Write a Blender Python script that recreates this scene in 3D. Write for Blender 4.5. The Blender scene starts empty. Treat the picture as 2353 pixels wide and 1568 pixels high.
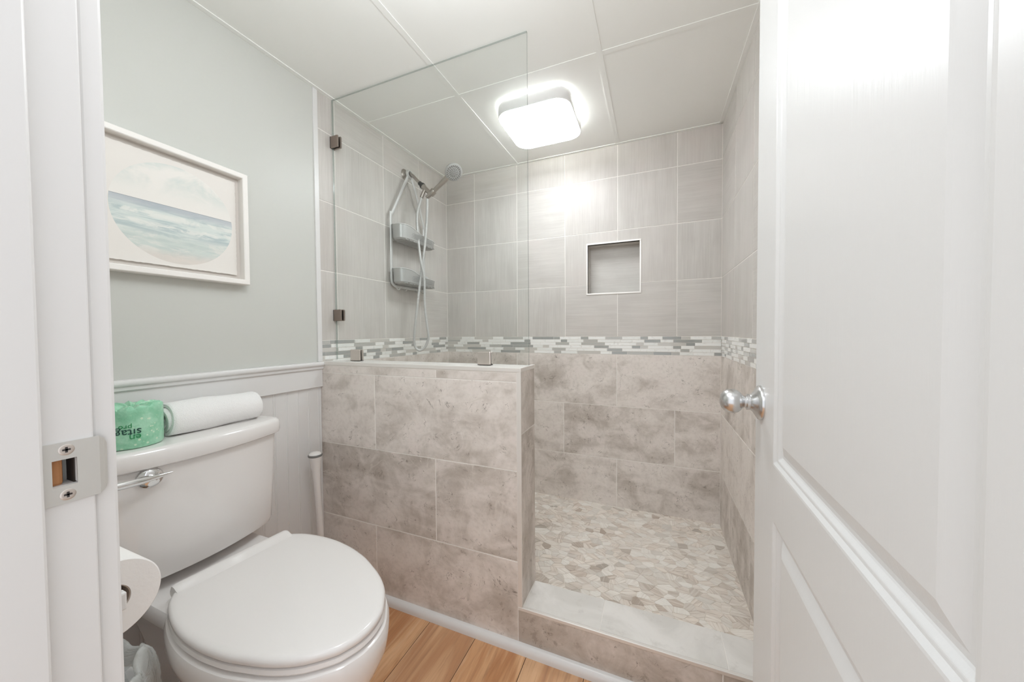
import bpy, bmesh, math, random
from mathutils import Vector, Matrix
C = bpy.context.scene.collection
scene = bpy.context.scene
PI = math.pi

# ------------------------------------------------------------------ camera
F_PX, YAW, PIT, ROL = 797.63, 0.3876, -0.0253, -0.0073
CAMZ = 1.09
cz, sz = math.cos(YAW), math.sin(YAW); cp, sp = math.cos(PIT), math.sin(PIT); cr, sr = math.cos(ROL), math.sin(ROL)
fwd = Vector((-sz*cp, cz*cp, sp)); rgt = Vector((cz, sz, 0)); upv = rgt.cross(fwd)
r2 = rgt*cr + upv*sr; u2 = -rgt*sr + upv*cr
cam = bpy.data.cameras.new('camera'); cam.sensor_width = 36; cam.sensor_fit = 'HORIZONTAL'
cam.lens = F_PX/2353*36; cam.clip_start = 0.01
co = bpy.data.objects.new('camera', cam); C.objects.link(co)
M = Matrix((r2, u2, -fwd)).transposed().to_4x4(); M.translation = Vector((0, 0, CAMZ)); co.matrix_world = M
scene.camera = co

# ------------------------------------------------------------------ world, light, exposure
w = bpy.data.worlds.new('world'); scene.world = w; w.use_nodes = True
w.node_tree.nodes['Background'].inputs[0].default_value = (0.93, 0.96, 1.0, 1)
w.node_tree.nodes['Background'].inputs[1].default_value = .7
def area(name, loc, rot, sx, sy, power, col=(1, 1, 1)):
    l = bpy.data.lights.new(name, 'AREA'); l.shape = 'RECTANGLE'; l.size = sx; l.size_y = sy; l.energy = power; l.color = col
    o = bpy.data.objects.new(name, l); C.objects.link(o); o.location = loc; o.rotation_euler = rot
    return o
gl_ = bpy.data.lights.new('bathroom_fill_light', 'POINT'); gl_.energy = 7.0; gl_.shadow_soft_size = .14; gl_.color = (.92, .96, 1)  # unseen point light, added to even out brightness in the bathroom
glo = bpy.data.objects.new('bathroom_fill_light', gl_); C.objects.link(glo); glo.location = (-.40, .52, 1.88)
area('hall_fill_light', (-0.1, -0.9, 2.2), (math.radians(25), 0, 0), 0.9, 0.6, 2.5, (0.95, 0.97, 1))  # fill light added behind the camera; no lamp is seen in the hall
LAMP_EMIT = 10.5
scene.view_settings.view_transform = 'Standard'; scene.view_settings.look = 'None'
scene.view_settings.exposure = 0.87; scene.view_settings.gamma = 1; scene.view_settings.use_curve_mapping = False
scene.cycles.max_bounces = 16; scene.cycles.diffuse_bounces = 12; scene.cycles.transparent_max_bounces = 16
scene.cycles.use_denoising = True
scene.cycles.sample_clamp_indirect = 8

# ------------------------------------------------------------------ materials
def srgb(r, g, b):
    f = lambda c: (c/255/12.92) if c/255 <= .04045 else ((c/255+.055)/1.055)**2.4
    return (f(r), f(g), f(b), 1)
class N:
    def __init__(s, name):
        s.m = bpy.data.materials.new(name); s.m.use_nodes = True; s.t = s.m.node_tree; s.b = s.t.nodes['Principled BSDF']
    def n(s, typ, **k):
        nd = s.t.nodes.new(typ)
        for a, v in k.items():
            if a.startswith('i_'):
                key = a[2:]; key = int(key) if key.isdigit() else key.replace('_', ' ')
                nd.inputs[key].default_value = v
            else: setattr(nd, a, v)
        return nd
    def l(s, a, b): s.t.links.new(a, b)
    def math(s, op, a, b=None, c=None, clamp=False):
        nd = s.t.nodes.new('ShaderNodeMath'); nd.operation = op; nd.use_clamp = clamp
        for i, v in enumerate((a, b, c)):
            if v is None: continue
            if isinstance(v, (int, float)): nd.inputs[i].default_value = v
            else: s.l(v, nd.inputs[i])
        return nd.outputs[0]
    def mix(s, fac, a, b, blend='MIX'):
        nd = s.t.nodes.new('ShaderNodeMix'); nd.data_type = 'RGBA'; nd.blend_type = blend
        for i, v in ((0, fac), (6, a), (7, b)):
            if isinstance(v, (int, float, tuple)): nd.inputs[i].default_value = v
            else: s.l(v, nd.inputs[i])
        return nd.outputs[2]
    def ramp(s, x, p0, p1):
        nd = s.t.nodes.new('ShaderNodeMapRange'); nd.interpolation_type = 'SMOOTHSTEP'
        s.l(x, nd.inputs[0]); nd.inputs[1].default_value = p0; nd.inputs[2].default_value = p1
        return nd.outputs[0]
    def coords(s, kind='Object', scale=(1, 1, 1), rot=(0, 0, 0)):
        tc = s.n('ShaderNodeTexCoord'); mp = s.n('ShaderNodeMapping'); mp.inputs['Scale'].default_value = scale; mp.inputs['Rotation'].default_value = rot
        s.l(tc.outputs[kind], mp.inputs[0]); return mp.outputs[0]
    def noise(s, vec, scale, detail=3, rough=.5, dist=0.):
        nd = s.n('ShaderNodeTexNoise'); s.l(vec, nd.inputs['Vector'])
        nd.inputs['Scale'].default_value = scale; nd.inputs['Detail'].default_value = detail; nd.inputs['Roughness'].default_value = rough; nd.inputs['Distortion'].default_value = dist
        return nd.outputs[0]
    def col(s, v): s.l(v, s.b.inputs['Base Color']) if not isinstance(v, tuple) else setattr(s.b.inputs['Base Color'], 'default_value', v)
    def bump(s, h, strength=.2, dist=.001):
        bp = s.n('ShaderNodeBump'); bp.inputs['Strength'].default_value = strength; bp.inputs['Distance'].default_value = dist
        s.l(h, bp.inputs['Height']); s.l(bp.outputs[0], s.b.inputs['Normal'])
def plain(name, col, rough=.4, metal=0., spec=.5, bump=None, coat=0.):
    m = N(name); m.b.inputs['Base Color'].default_value = col; m.b.inputs['Roughness'].default_value = rough
    m.b.inputs['Metallic'].default_value = metal; m.b.inputs['Specular IOR Level'].default_value = spec; m.b.inputs['Coat Weight'].default_value = coat
    nz = m.noise(m.coords('Object'), bump[0] if bump else 30, 3)
    m.l(m.mix(m.math('MULTIPLY', nz, .035), col, tuple(c*.8 for c in col[:3])+(1,)), m.b.inputs['Base Color'])
    if bump: m.bump(nz, bump[1], bump[2])
    return m.m

PAINT = plain('pale_grey_green_wall_paint', srgb(202, 203, 198), .38, spec=.4, bump=(260, .12, .0006))
CEIL = plain('matt_white_ceiling_panel', srgb(243, 244, 241), .75, bump=(300, .1, .0005))
CEILBAR = plain('white_ceiling_grid', srgb(243, 244, 241), .45)
WHITE = plain('white_semigloss_trim', srgb(222, 221, 220), .3, bump=(60, .03, .0005))
PORC = plain('white_glazed_ceramic', srgb(229, 226, 224), .08, coat=.3)
SEATP = plain('white_moulded_plastic', srgb(229, 226, 224), .16)
CHROME = plain('polished_chrome', srgb(225, 225, 225), .06, 1.0)
NICKEL = plain('satin_nickel', srgb(212, 203, 196), .3, .8)
SATIN = plain('brushed_steel_knob', srgb(214, 214, 214), .25, 1.0)
SHOWERN = plain('satin_nickel_shower_fitting', srgb(182, 175, 168), .28, 1.0)
BRUSHED = plain('brushed_bronze_nickel_clip', srgb(158, 146, 138), .34, 1.0)
TRIMMET = plain('satin_metal_tile_edge', srgb(228, 224, 219), .33, .25)
BLACK = plain('black_rubber', srgb(48, 46, 45), .5)
GREYPL = plain('matt_silver_grey_plastic', srgb(178, 178, 176), .4, .35)
LTGREY = plain('pale_silver_plastic', srgb(205, 205, 203), .38, .2)
PLATE = plain('worn_satin_strike_plate', srgb(208, 207, 203), .38, .45, bump=(60, .1, .001))
DARKMET = plain('dark_worn_metal', srgb(70, 66, 66), .5, .5)
RAWWOOD = plain('raw_orange_pine', srgb(182, 128, 84), .7, bump=(80, .3, .002))
DARKHOLE = plain('dark_mortise_wood', srgb(48, 38, 32), .8)
TISSUE = plain('soft_white_tissue_paper', srgb(236, 234, 232), .9, spec=.1, bump=(180, .25, .001))
GREYRING = plain('grey_rubber_ring', srgb(120, 120, 118), .5)
FRAMEW = plain('white_painted_wood_frame', srgb(238, 235, 231), .4)
MAT = plain('off_white_backing_board', srgb(212, 206, 200), .85, spec=.1)
GROUT = plain('pale_warm_grout', srgb(238, 234, 229), .85, spec=.2, bump=(500, .2, .0005))

def upper_tile():
    m = N('grey_linen_streaked_porcelain_tile')
    uv = m.n('ShaderNodeUVMap', uv_map='UV').outputs[0]
    mp = m.n('ShaderNodeMapping'); mp.inputs['Scale'].default_value = (5, 130, 1); m.l(uv, mp.inputs[0])
    mp2 = m.n('ShaderNodeMapping'); mp2.inputs['Scale'].default_value = (2.2, 22, 1); m.l(uv, mp2.inputs[0])
    s1 = m.noise(mp.outputs[0], 1, 4, .6); s2 = m.noise(mp2.outputs[0], 1, 3, .55, .4); s3 = m.noise(uv, 4, 3, .5)
    tone = m.n('ShaderNodeAttribute', attribute_name='tone').outputs['Fac']
    v = m.math('ADD', m.math('MULTIPLY', s1, .45), m.math('ADD', m.math('MULTIPLY', s2, .30), m.math('MULTIPLY', s3, .5)))
    c = m.mix(m.ramp(v, .38, .86), srgb(190, 186, 181), srgb(211, 208, 203))
    c = m.mix(m.math('MULTIPLY', tone, .25), c, srgb(190, 181, 176))
    c = m.mix(m.math('MULTIPLY', m.ramp(s3, .5, .75), .35), c, srgb(200, 188, 184))
    m.col(c); m.b.inputs['Roughness'].default_value = .33; m.b.inputs['Specular IOR Level'].default_value = .2
    m.bump(s1, .1, .0006); return m.m
def lower_tile():
    m = N('veined_taupe_stone_look_tile')
    uv = m.n('ShaderNodeUVMap', uv_map='UV').outputs[0]
    st = m.n('ShaderNodeMapping'); st.inputs['Scale'].default_value = (2.2, 5.5, 1); m.l(uv, st.inputs[0])
    big = m.noise(st.outputs[0], 1.3, 6, .55, .6); mid = m.noise(uv, 9, 7, .62, .8)
    fine = m.noise(uv, 60, 5, .6); spots = m.noise(uv, 26, 6, .75, .4)
    tone = m.n('ShaderNodeAttribute', attribute_name='tone').outputs['Fac']
    v = m.math('ADD', m.math('MULTIPLY', big, .55), m.math('MULTIPLY', mid, .45))
    v = m.math('SUBTRACT', v, m.math('MULTIPLY', m.math('SUBTRACT', tone, .5), .15))
    c = m.mix(m.ramp(v, .33, .60), srgb(183, 174, 165), srgb(229, 222, 216))
    c = m.mix(m.math('MULTIPLY', m.ramp(mid, .52, .70), .4), c, srgb(222, 211, 206))
    c = m.mix(m.math('MULTIPLY', m.ramp(m.math('MULTIPLY', spots, m.math('SUBTRACT', 1.25, v)), .47, .56), .55), c, srgb(142, 130, 119))
    # thin pale and dark veins
    rid = m.noise(uv, 3.1, 4, .5, 1.2)
    d = m.math('ABSOLUTE', m.math('SUBTRACT', rid, .5))
    keep = m.ramp(m.noise(uv, 2.3, 2, .5), .5, .62)
    vein = m.math('MULTIPLY', m.math('SUBTRACT', 1, m.ramp(d, .0, .0085)), keep)
    c = m.mix(m.math('MULTIPLY', vein, .85), c, srgb(214, 207, 199))
    rid2 = m.noise(uv, 4.7, 6, .6, 1.6)
    d2 = m.math('ABSOLUTE', m.math('SUBTRACT', rid2, .47))
    vein2 = m.math('MULTIPLY', m.math('SUBTRACT', 1, m.ramp(d2, .0, .007)), m.ramp(spots, .48, .6))
    c = m.mix(m.math('MULTIPLY', vein2, .85), c, srgb(112, 102, 93))
    c = m.mix(m.math('MULTIPLY', m.ramp(fine, .45, .7), .16), c, srgb(150, 140, 130))
    m.col(c); m.b.inputs['Roughness'].default_value = .40; m.bump(fine, .12, .0006); return m.m
def curb_top():
    m = N('pale_grey_stone_look_tile')
    uv = m.n('ShaderNodeUVMap', uv_map='UV').outputs[0]
    a = m.noise(uv, 5, 6, .6, .8); b = m.noise(uv, 22, 5, .65)
    c = m.mix(m.ramp(a, .35, .65), srgb(214, 211, 206), srgb(230, 227, 223))
    c = m.mix(m.math('MULTIPLY', m.ramp(b, .55, .72), .3), c, srgb(180, 175, 169))
    m.col(c); m.b.inputs['Roughness'].default_value = .4; return m.m
def marble_piece():
    m = N('white_marble_strip')
    v = m.coords('Object'); nz = m.noise(v, 40, 5, .6, .8)
    tone = m.n('ShaderNodeAttribute', attribute_name='tone').outputs['Fac']
    c = m.mix(m.ramp(nz, .55, .75), srgb(240, 240, 237), srgb(214, 214, 210))
    c = m.mix(m.math('MULTIPLY', tone, .3), c, srgb(216, 218, 213))
    m.col(c); m.b.inputs['Roughness'].default_value = .25; return m.m
def glass_piece():
    m = N('grey_glass_strip')
    tone = m.n('ShaderNodeAttribute', attribute_name='tone').outputs['Fac']
    m.col(m.mix(tone, srgb(160, 162, 159), srgb(203, 200, 194)))
    m.b.inputs['Roughness'].default_value = .06; m.b.inputs['Coat Weight'].default_value = .6; return m.m
def pebble():
    m = N('striped_flat_stone_mosaic')
    uv = m.n('ShaderNodeUVMap', uv_map='UV').outputs[0]
    mp = m.n('ShaderNodeMapping'); mp.inputs['Scale'].default_value = (12, 200, 1); m.l(uv, mp.inputs[0])
    mp2 = m.n('ShaderNodeMapping'); mp2.inputs['Scale'].default_value = (5, 70, 1); m.l(uv, mp2.inputs[0])
    s1 = m.noise(mp.outputs[0], 1, 3, .6, .3); s2 = m.noise(mp2.outputs[0], 1, 3, .6, .5)
    tone = m.n('ShaderNodeAttribute', attribute_name='tone').outputs['Fac']
    hue = m.n('ShaderNodeAttribute', attribute_name='hue').outputs['Fac']
    light = m.mix(hue, srgb(243, 240, 234), srgb(238, 229, 219))
    dark = m.mix(hue, srgb(170, 161, 150), srgb(188, 170, 156))
    base = m.mix(tone, light, dark)
    s = m.math('ADD', m.math('MULTIPLY', s1, .5), m.math('MULTIPLY', s2, .5))
    amp = m.math('ADD', .25, m.math('MULTIPLY', hue, .45))
    c = m.mix(m.math('MULTIPLY', m.ramp(s, .44, .66), amp), base, srgb(160, 143, 128))
    c = m.mix(m.math('MULTIPLY', m.ramp(s, .5, .36), .35), c, srgb(236, 233, 228))
    m.col(c); m.b.inputs['Roughness'].default_value = .42; return m.m
def wood_floor():
    m = N('warm_oak_plank_floor')
    uv = m.n('ShaderNodeUVMap', uv_map='UV').outputs[0]
    mp = m.n('ShaderNodeMapping'); mp.inputs['Scale'].default_value = (2.0, 34, 1); m.l(uv, mp.inputs[0])
    mp2 = m.n('ShaderNodeMapping'); mp2.inputs['Scale'].default_value = (1.3, 9, 1); m.l(uv, mp2.inputs[0])
    mp3 = m.n('ShaderNodeMapping'); mp3.inputs['Scale'].default_value = (8, 220, 1); m.l(uv, mp3.inputs[0])
    g1 = m.noise(mp.outputs[0], 1, 6, .62, 1.4); g2 = m.noise(mp2.outputs[0], 1, 4, .55, 1.2); g3 = m.noise(mp3.outputs[0], 1, 3, .6)
    tone = m.n('ShaderNodeAttribute', attribute_name='tone').outputs['Fac']
    c = m.mix(m.ramp(g2, .33, .66), srgb(190, 134, 90), srgb(230, 184, 140))
    c = m.mix(m.math('MULTIPLY', m.ramp(g1, .5, .72), .6), c, srgb(150, 104, 72))
    c = m.mix(m.math('MULTIPLY', m.ramp(g1, .48, .32), .35), c, srgb(230, 198, 164))
    c = m.mix(m.math('MULTIPLY', m.ramp(g3, .5, .7), .3), c, srgb(160, 114, 80))
    c = m.mix(m.math('MULTIPLY', tone, .3), c, srgb(196, 164, 136))
    m.col(c); m.b.inputs['Roughness'].default_value = .42; m.bump(g3, .15, .0006); return m.m
def door_paint():
    m = N('white_gloss_door_paint_with_wood_grain')
    v = m.coords('Object', (1, 90, 5)); g = m.noise(v, 1.2, 4, .6, .2)
    m.col(srgb(219, 219, 218)); m.b.inputs['Roughness'].default_value = .32; m.b.inputs['Specular IOR Level'].default_value = .35; m.bump(g, .22, .0012); return m.m
def towel_mat():
    m = N('white_terry_cotton')
    v = m.coords('Object'); nz = m.noise(v, 420, 3, .7); big = m.noise(v, 26, 3)
    m.col(m.mix(m.math('MULTIPLY', nz, .25), srgb(252, 251, 250), srgb(232, 230, 228)))
    m.b.inputs['Roughness'].default_value = .95; m.b.inputs['Sheen Weight'].default_value = .3
    m.bump(m.math('ADD', nz, m.math('MULTIPLY', big, .8)), .7, .004); return m.m
def wrapper():
    m = N('green_dotted_paper_wrapper')
    uv = m.n('ShaderNodeUVMap', uv_map='UV').outputs[0]
    vo = m.n('ShaderNodeTexVoronoi'); vo.inputs['Scale'].default_value = 88; vo.inputs['Randomness'].default_value = .85; m.l(uv, vo.inputs['Vector'])
    dot = m.math('SUBTRACT', 1, m.ramp(vo.outputs['Distance'], .19, .27))
    dens = m.ramp(m.noise(uv, 14, 2), .36, .5)
    v = m.coords('Object'); nz = m.noise(v, 24, 4, .6)
    c = m.mix(m.ramp(nz, .35, .65), srgb(132, 196, 160), srgb(170, 218, 190))
    c = m.mix(m.math('MULTIPLY', m.math('MULTIPLY', dot, dens), .75), c, srgb(214, 232, 206))
    m.col(c); m.b.inputs['Roughness'].default_value = .38; m.bump(m.noise(v, 48, 4, .6, .6), .55, .004); return m.m
def bag_mat():
    m = N('thin_translucent_plastic_liner')
    v = m.coords('Object'); nz = m.noise(v, 22, 5, .6, 1.0)
    m.col(srgb(226, 230, 228)); m.b.inputs['Roughness'].default_value = .22
    m.b.inputs['Alpha'].default_value = .42; m.b.inputs['Transmission Weight'].default_value = 0.0
    m.bump(nz, .8, .01); return m.m
def glass_pane():
    m = N('clear_sheet_glass'); t = m.t
    t.nodes.remove(m.b)
    tr = t.nodes.new('ShaderNodeBsdfTransparent'); tr.inputs[0].default_value = (.975, .985, .98, 1)
    gl = t.nodes.new('ShaderNodeBsdfGlossy'); gl.inputs['Roughness'].default_value = .0
    lw = t.nodes.new('ShaderNodeLayerWeight'); lw.inputs[0].default_value = .5
    pw = t.nodes.new('ShaderNodeMath'); pw.operation = 'POWER'; pw.inputs[1].default_value = 5; t.links.new(lw.outputs['Facing'], pw.inputs[0])
    fr = t.nodes.new('ShaderNodeMath'); fr.operation = 'MULTIPLY_ADD'; fr.inputs[1].default_value = .7; fr.inputs[2].default_value = .03; t.links.new(pw.outputs[0], fr.inputs[0])
    mx = t.nodes.new('ShaderNodeMixShader'); t.links.new(fr.outputs[0], mx.inputs[0]); t.links.new(tr.outputs[0], mx.inputs[1]); t.links.new(gl.outputs[0], mx.inputs[2])
    t.links.new(mx.outputs[0], t.nodes['Material Output'].inputs[0]); return m.m
def glass_edge():
    m = N('green_tinted_glass_edge'); m.b.inputs['Base Color'].default_value = srgb(132, 152, 144)
    m.b.inputs['Roughness'].default_value = .1; m.b.inputs['Alpha'].default_value = .5; return m.m
def emit(name, col, strength):
    m = N(name); m.b.inputs['Base Color'].default_value = (1, 1, 1, 1)
    m.b.inputs['Emission Color'].default_value = col; m.b.inputs['Emission Strength'].default_value = strength; return m.m
def seascape():
    m = N('round_watercolour_seascape_on_paper')
    tc = m.n('ShaderNodeTexCoord'); sx = m.n('ShaderNodeSeparateXYZ'); m.l(tc.outputs['Object'], sx.inputs[0])
    y, z = sx.outputs[1], sx.outputs[2]          # object origin = circle centre, metres
    st = m.n('ShaderNodeMapping'); st.inputs['Scale'].default_value = (1, 8, 60); m.l(tc.outputs['Object'], st.inputs[0])
    n1 = m.noise(st.outputs[0], 1, 5, .6, .6)
    st2 = m.n('ShaderNodeMapping'); st2.inputs['Scale'].default_value = (1, 14, 34); m.l(tc.outputs['Object'], st2.inputs[0])
    n2 = m.noise(st2.outputs[0], 1, 6, .65, 1.0)
    st3 = m.n('ShaderNodeMapping'); st3.inputs['Scale'].default_value = (1, 7, 12); m.l(tc.outputs['Object'], st3.inputs[0])
    n3 = m.noise(st3.outputs[0], 1, 4, .6, .5)
    sky = m.mix(m.math('MULTIPLY', m.ramp(n3, .36, .58), m.ramp(z, .03, .12)), srgb(232, 229, 224), srgb(206, 214, 210))
    sea = m.mix(m.ramp(n1, .38, .6), srgb(180, 194, 195), srgb(214, 221, 217))
    hz = .022                                     # horizon height above the centre
    far = m.ramp(z, hz-.030, hz-.006)
    sea = m.mix(m.math('MULTIPLY', far, .7), sea, srgb(178, 182, 190))
    band = m.math('SUBTRACT', 1, m.ramp(m.math('ABSOLUTE', m.math('ADD', m.math('SUBTRACT', z, -.012), m.math('MULTIPLY', m.math('SUBTRACT', n3, .5), .03))), .004, .012))
    band2 = m.math('SUBTRACT', 1, m.ramp(m.math('ABSOLUTE', m.math('ADD', m.math('SUBTRACT', z, -.040), m.math('MULTIPLY', m.math('SUBTRACT', n3, .5), .05))), .003, .012))
    foam = m.math('MULTIPLY', m.math('MAXIMUM', band, band2), m.ramp(n2, .38, .55))
    sea = m.mix(m.math('MULTIPLY', foam, .85), sea, srgb(228, 229, 224))
    near = m.ramp(z, -.05, -.085)
    sea = m.mix(m.math('MULTIPLY', near, .75), sea, m.mix(m.ramp(n2, .42, .6), srgb(200, 209, 204), srgb(223, 222, 216)))
    sand = m.math('MULTIPLY', m.ramp(z, -.10, -.135), .8)
    sea = m.mix(sand, sea, srgb(218, 209, 202))
    line = m.math('SUBTRACT', 1, m.ramp(m.math('ABSOLUTE', m.math('SUBTRACT', z, hz)), .0006, .0018))
    sea = m.mix(m.math('MULTIPLY', line, .6), sea, srgb(112, 112, 122))
    art = m.mix(m.math('GREATER_THAN', z, hz), sea, sky)
    r = m.math('SQRT', m.math('ADD', m.math('MULTIPLY', y, y), m.math('MULTIPLY', z, z)))
    c = m.mix(m.math('LESS_THAN', r, .146), srgb(229, 225, 220), art)
    m.col(c); m.b.inputs['Roughness'].default_value = .8; m.b.inputs['Specular IOR Level'].default_value = .2; return m.m

UP, LOW, CTOP, MARB, GLP, PEB, WOOD, DOORM, TOWEL, WRAP, BAG = upper_tile(), lower_tile(), curb_top(), marble_piece(), glass_piece(), pebble(), wood_floor(), door_paint(), towel_mat(), wrapper(), bag_mat()
PANE, EDGE, ART = glass_pane(), glass_edge(), seascape()
DIFF = emit('glowing_white_diffuser', (.91, .96, 1, 1), LAMP_EMIT)
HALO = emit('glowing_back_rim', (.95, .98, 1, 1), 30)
INKD = plain('dark_teal_ink', srgb(22, 70, 62), .5)
INKG = plain('green_ink', srgb(28, 136, 78), .5)

# ------------------------------------------------------------------ mesh helpers
def newbm():
    bm = bmesh.new(); bm.loops.layers.uv.new('UV'); bm.faces.layers.float.new('tone'); bm.faces.layers.float.new('hue'); return bm
def box(bm, x0, x1, y0, y1, z0, z1, mi=0, bev=0, seg=2):
    g = bmesh.ops.create_cube(bm, size=1)
    vs = g['verts']
    for v in vs:
        v.co = Vector(((x0+x1)/2+v.co.x*(x1-x0), (y0+y1)/2+v.co.y*(y1-y0), (z0+z1)/2+v.co.z*(z1-z0)))
    fs = {f for v in vs for f in v.link_faces}
    for f in fs: f.material_index = mi
    if bev:
        es = list({e for v in vs for e in v.link_edges})
        r = bmesh.ops.bevel(bm, geom=es, offset=bev, segments=seg, affect='EDGES', profile=.5)
        for f in r['faces']: f.material_index = mi
        vs = list({v for f in r['faces'] for v in f.verts} | {v for v in vs if v.is_valid})
    return [v for v in vs if v.is_valid]
def loft(bm, rings, cap0=True, cap1=True, mi=0, closed=True):
    R = [[bm.verts.new(p) for p in r] for r in rings]
    n = len(rings[0])
    for a, b in zip(R, R[1:]):
        for i in range(n if closed else n-1):
            j = (i+1) % n
            f = bm.faces.new((a[i], a[j], b[j], b[i])); f.material_index = mi; f.smooth = True
    if cap0: f = bm.faces.new(R[0][::-1]); f.material_index = mi
    if cap1: f = bm.faces.new(R[-1]); f.material_index = mi
    return R
def frame_of(d):
    d = Vector(d).normalized(); a = Vector((0, 0, 1)) if abs(d.z) < .9 else Vector((1, 0, 0))
    x = d.cross(a).normalized(); return x, d.cross(x).normalized(), d
def lathe(bm, prof, base, axis, seg=32, mi=0, cap0=False, cap1=False, sx=1., sy=1.):
    x, y, d = frame_of(axis); b = Vector(base)
    rings = [[b + d*h + (x*math.cos(2*PI*i/seg)*sx + y*math.sin(2*PI*i/seg)*sy)*max(r, 1e-5) for i in range(seg)] for r, h in prof]
    return loft(bm, rings, cap0, cap1, mi)
def smooth_path(pts, n=8):
    P = [Vector(p) for p in pts]; out = []
    Q = [P[0]*2-P[1]] + P + [P[-1]*2-P[-2]]
    for i in range(1, len(Q)-2):
        p0, p1, p2, p3 = Q[i-1:i+3]
        for k in range(n):
            t = k/n
            out.append(.5*((2*p1)+(p2-p0)*t+(2*p0-5*p1+4*p2-p3)*t*t+(3*p1-3*p2+p3-p0)*t**3))
    out.append(P[-1]); return out
def tube(bm, pts, r, seg=12, mi=0, flat=1.0, ref=None):
    P = [Vector(p) for p in pts]; rings = []; prev = None
    for i, p in enumerate(P):
        d = (P[min(i+1, len(P)-1)]-P[max(i-1, 0)]).normalized()
        if prev is None:
            x = d.cross(Vector(ref)) if ref else frame_of(d)[0]
            x.normalize()
        else:
            x = prev - d*prev.dot(d); x.normalize()
        prev = x; y = d.cross(x)
        rr = r(i/(len(P)-1)) if callable(r) else r
        rings.append([p + x*math.cos(2*PI*k/seg)*rr + y*math.sin(2*PI*k/seg)*rr*flat for k in range(seg)])
    return loft(bm, rings, True, True, mi)
def extr(bm, prof, mk, t0, t1, mi=0, smooth=False):
    """profile list of 2D points swept between parameters t0 and t1; mk(p, t) -> 3D"""
    a = [bm.verts.new(mk(p, t0)) for p in prof]; b = [bm.verts.new(mk(p, t1)) for p in prof]; n = len(prof)
    for i in range(n):
        f = bm.faces.new((a[i], a[(i+1) % n], b[(i+1) % n], b[i])); f.material_index = mi; f.smooth = smooth
    for q in (a[::-1], b):
        f = bm.faces.new(q); f.material_index = mi
def obj(name, bm, mats, parent=None, smooth=False, loc=None, bevel=0, sub=0):
    bmesh.ops.recalc_face_normals(bm, faces=bm.faces[:])
    me = bpy.data.meshes.new(name); bm.to_mesh(me); bm.free()
    for m in (mats if isinstance(mats, (list, tuple)) else [mats]): me.materials.append(m)
    if smooth:
        for p in me.polygons: p.use_smooth = True
        try: me.set_sharp_from_angle(angle=math.radians(38))
        except Exception: pass
    o = bpy.data.objects.new(name, me); C.objects.link(o)
    if loc is not None:
        me.transform(Matrix.Translation(-Vector(loc))); o.location = loc
    if parent is not None:
        o.parent = parent
        if parent.type == 'EMPTY' or True:
            bpy.context.view_layer.update(); o.matrix_parent_inverse = parent.matrix_world.inverted()
    if bevel:
        b = o.modifiers.new('bevel', 'BEVEL'); b.width = bevel; b.segments = 2; b.limit_method = 'ANGLE'
    if sub:
        s = o.modifiers.new('sub', 'SUBSURF'); s.levels = sub; s.render_levels = sub
    return o
def tag(o, label=None, cat=None, group=None, kind=None):
    if label: o['label'] = label
    if cat: o['category'] = cat
    if group: o['group'] = group
    if kind: o['kind'] = kind
    return o
def struct(o, label=None, cat=None): return tag(o, label, cat, kind='structure')
def thing(name, label, cat, loc, rotz=0, group=None):
    o = bpy.data.objects.new(name, None); C.objects.link(o); o.location = loc; o.rotation_euler = (0, 0, rotz); o.empty_display_size = .05
    bpy.context.view_layer.update(); return tag(o, label, cat, group)

# tiles: a rectangle (u0,u1,v0,v1) on a plane, split around holes
rnd = random.Random(7)
def clip_rect(r, hole):
    u0, u1, v0, v1 = r; a0, a1, b0, b1 = hole
    if u1 <= a0 or u0 >= a1 or v1 <= b0 or v0 >= b1: return [r]
    out = []
    if v1 > b1: out.append((u0, u1, b1, v1))
    if v0 < b0: out.append((u0, u1, v0, b0))
    if u0 < a0: out.append((u0, a0, max(v0, b0), min(v1, b1)))
    if u1 > a1: out.append((a1, u1, max(v0, b0), min(v1, b1)))
    return out
def poly_tile(bm, pts, P, th, mi, tone, hue=0., uvr=None, bevel=.0007):
    """pts = [(u,v)] polygon, P(u,v,h) -> 3D; front face plus bevel and sides"""
    uvl = bm.loops.layers.uv['UV']; tl = bm.faces.layers.float['tone']; hl = bm.faces.layers.float['hue']
    cu = sum(p[0] for p in pts)/len(pts); cv = sum(p[1] for p in pts)/len(pts)
    def inset(p):
        d = math.hypot(p[0]-cu, p[1]-cv); k = max(0., 1-bevel*1.4/max(d, 1e-6)); return (cu+(p[0]-cu)*k, cv+(p[1]-cv)*k)
    a, ox, oy = uvr
    ca, sa = math.cos(a), math.sin(a)
    lo = [bm.verts.new(P(u, v, 0)) for u, v in pts]; mid = [bm.verts.new(P(u, v, th-bevel)) for u, v in pts]
    tp_ = [inset(p) for p in pts]; top = [bm.verts.new(P(u, v, th)) for u, v in tp_]
    uvof = {}
    for vs, ps in ((lo, pts), (mid, pts), (top, tp_)):
        for v, p in zip(vs, ps): uvof[v] = (p[0]*ca-p[1]*sa+ox, p[0]*sa+p[1]*ca+oy)
    fs = [bm.faces.new(top)]
    n = len(pts)
    for A, B in ((lo, mid), (mid, top)):
        for i in range(n): fs.append(bm.faces.new((A[i], A[(i+1) % n], B[(i+1) % n], B[i])))
    for f in fs:
        f.material_index = mi; f[tl] = tone; f[hl] = hue
        for l in f.loops: l[uvl].uv = uvof[l.vert]
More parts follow.
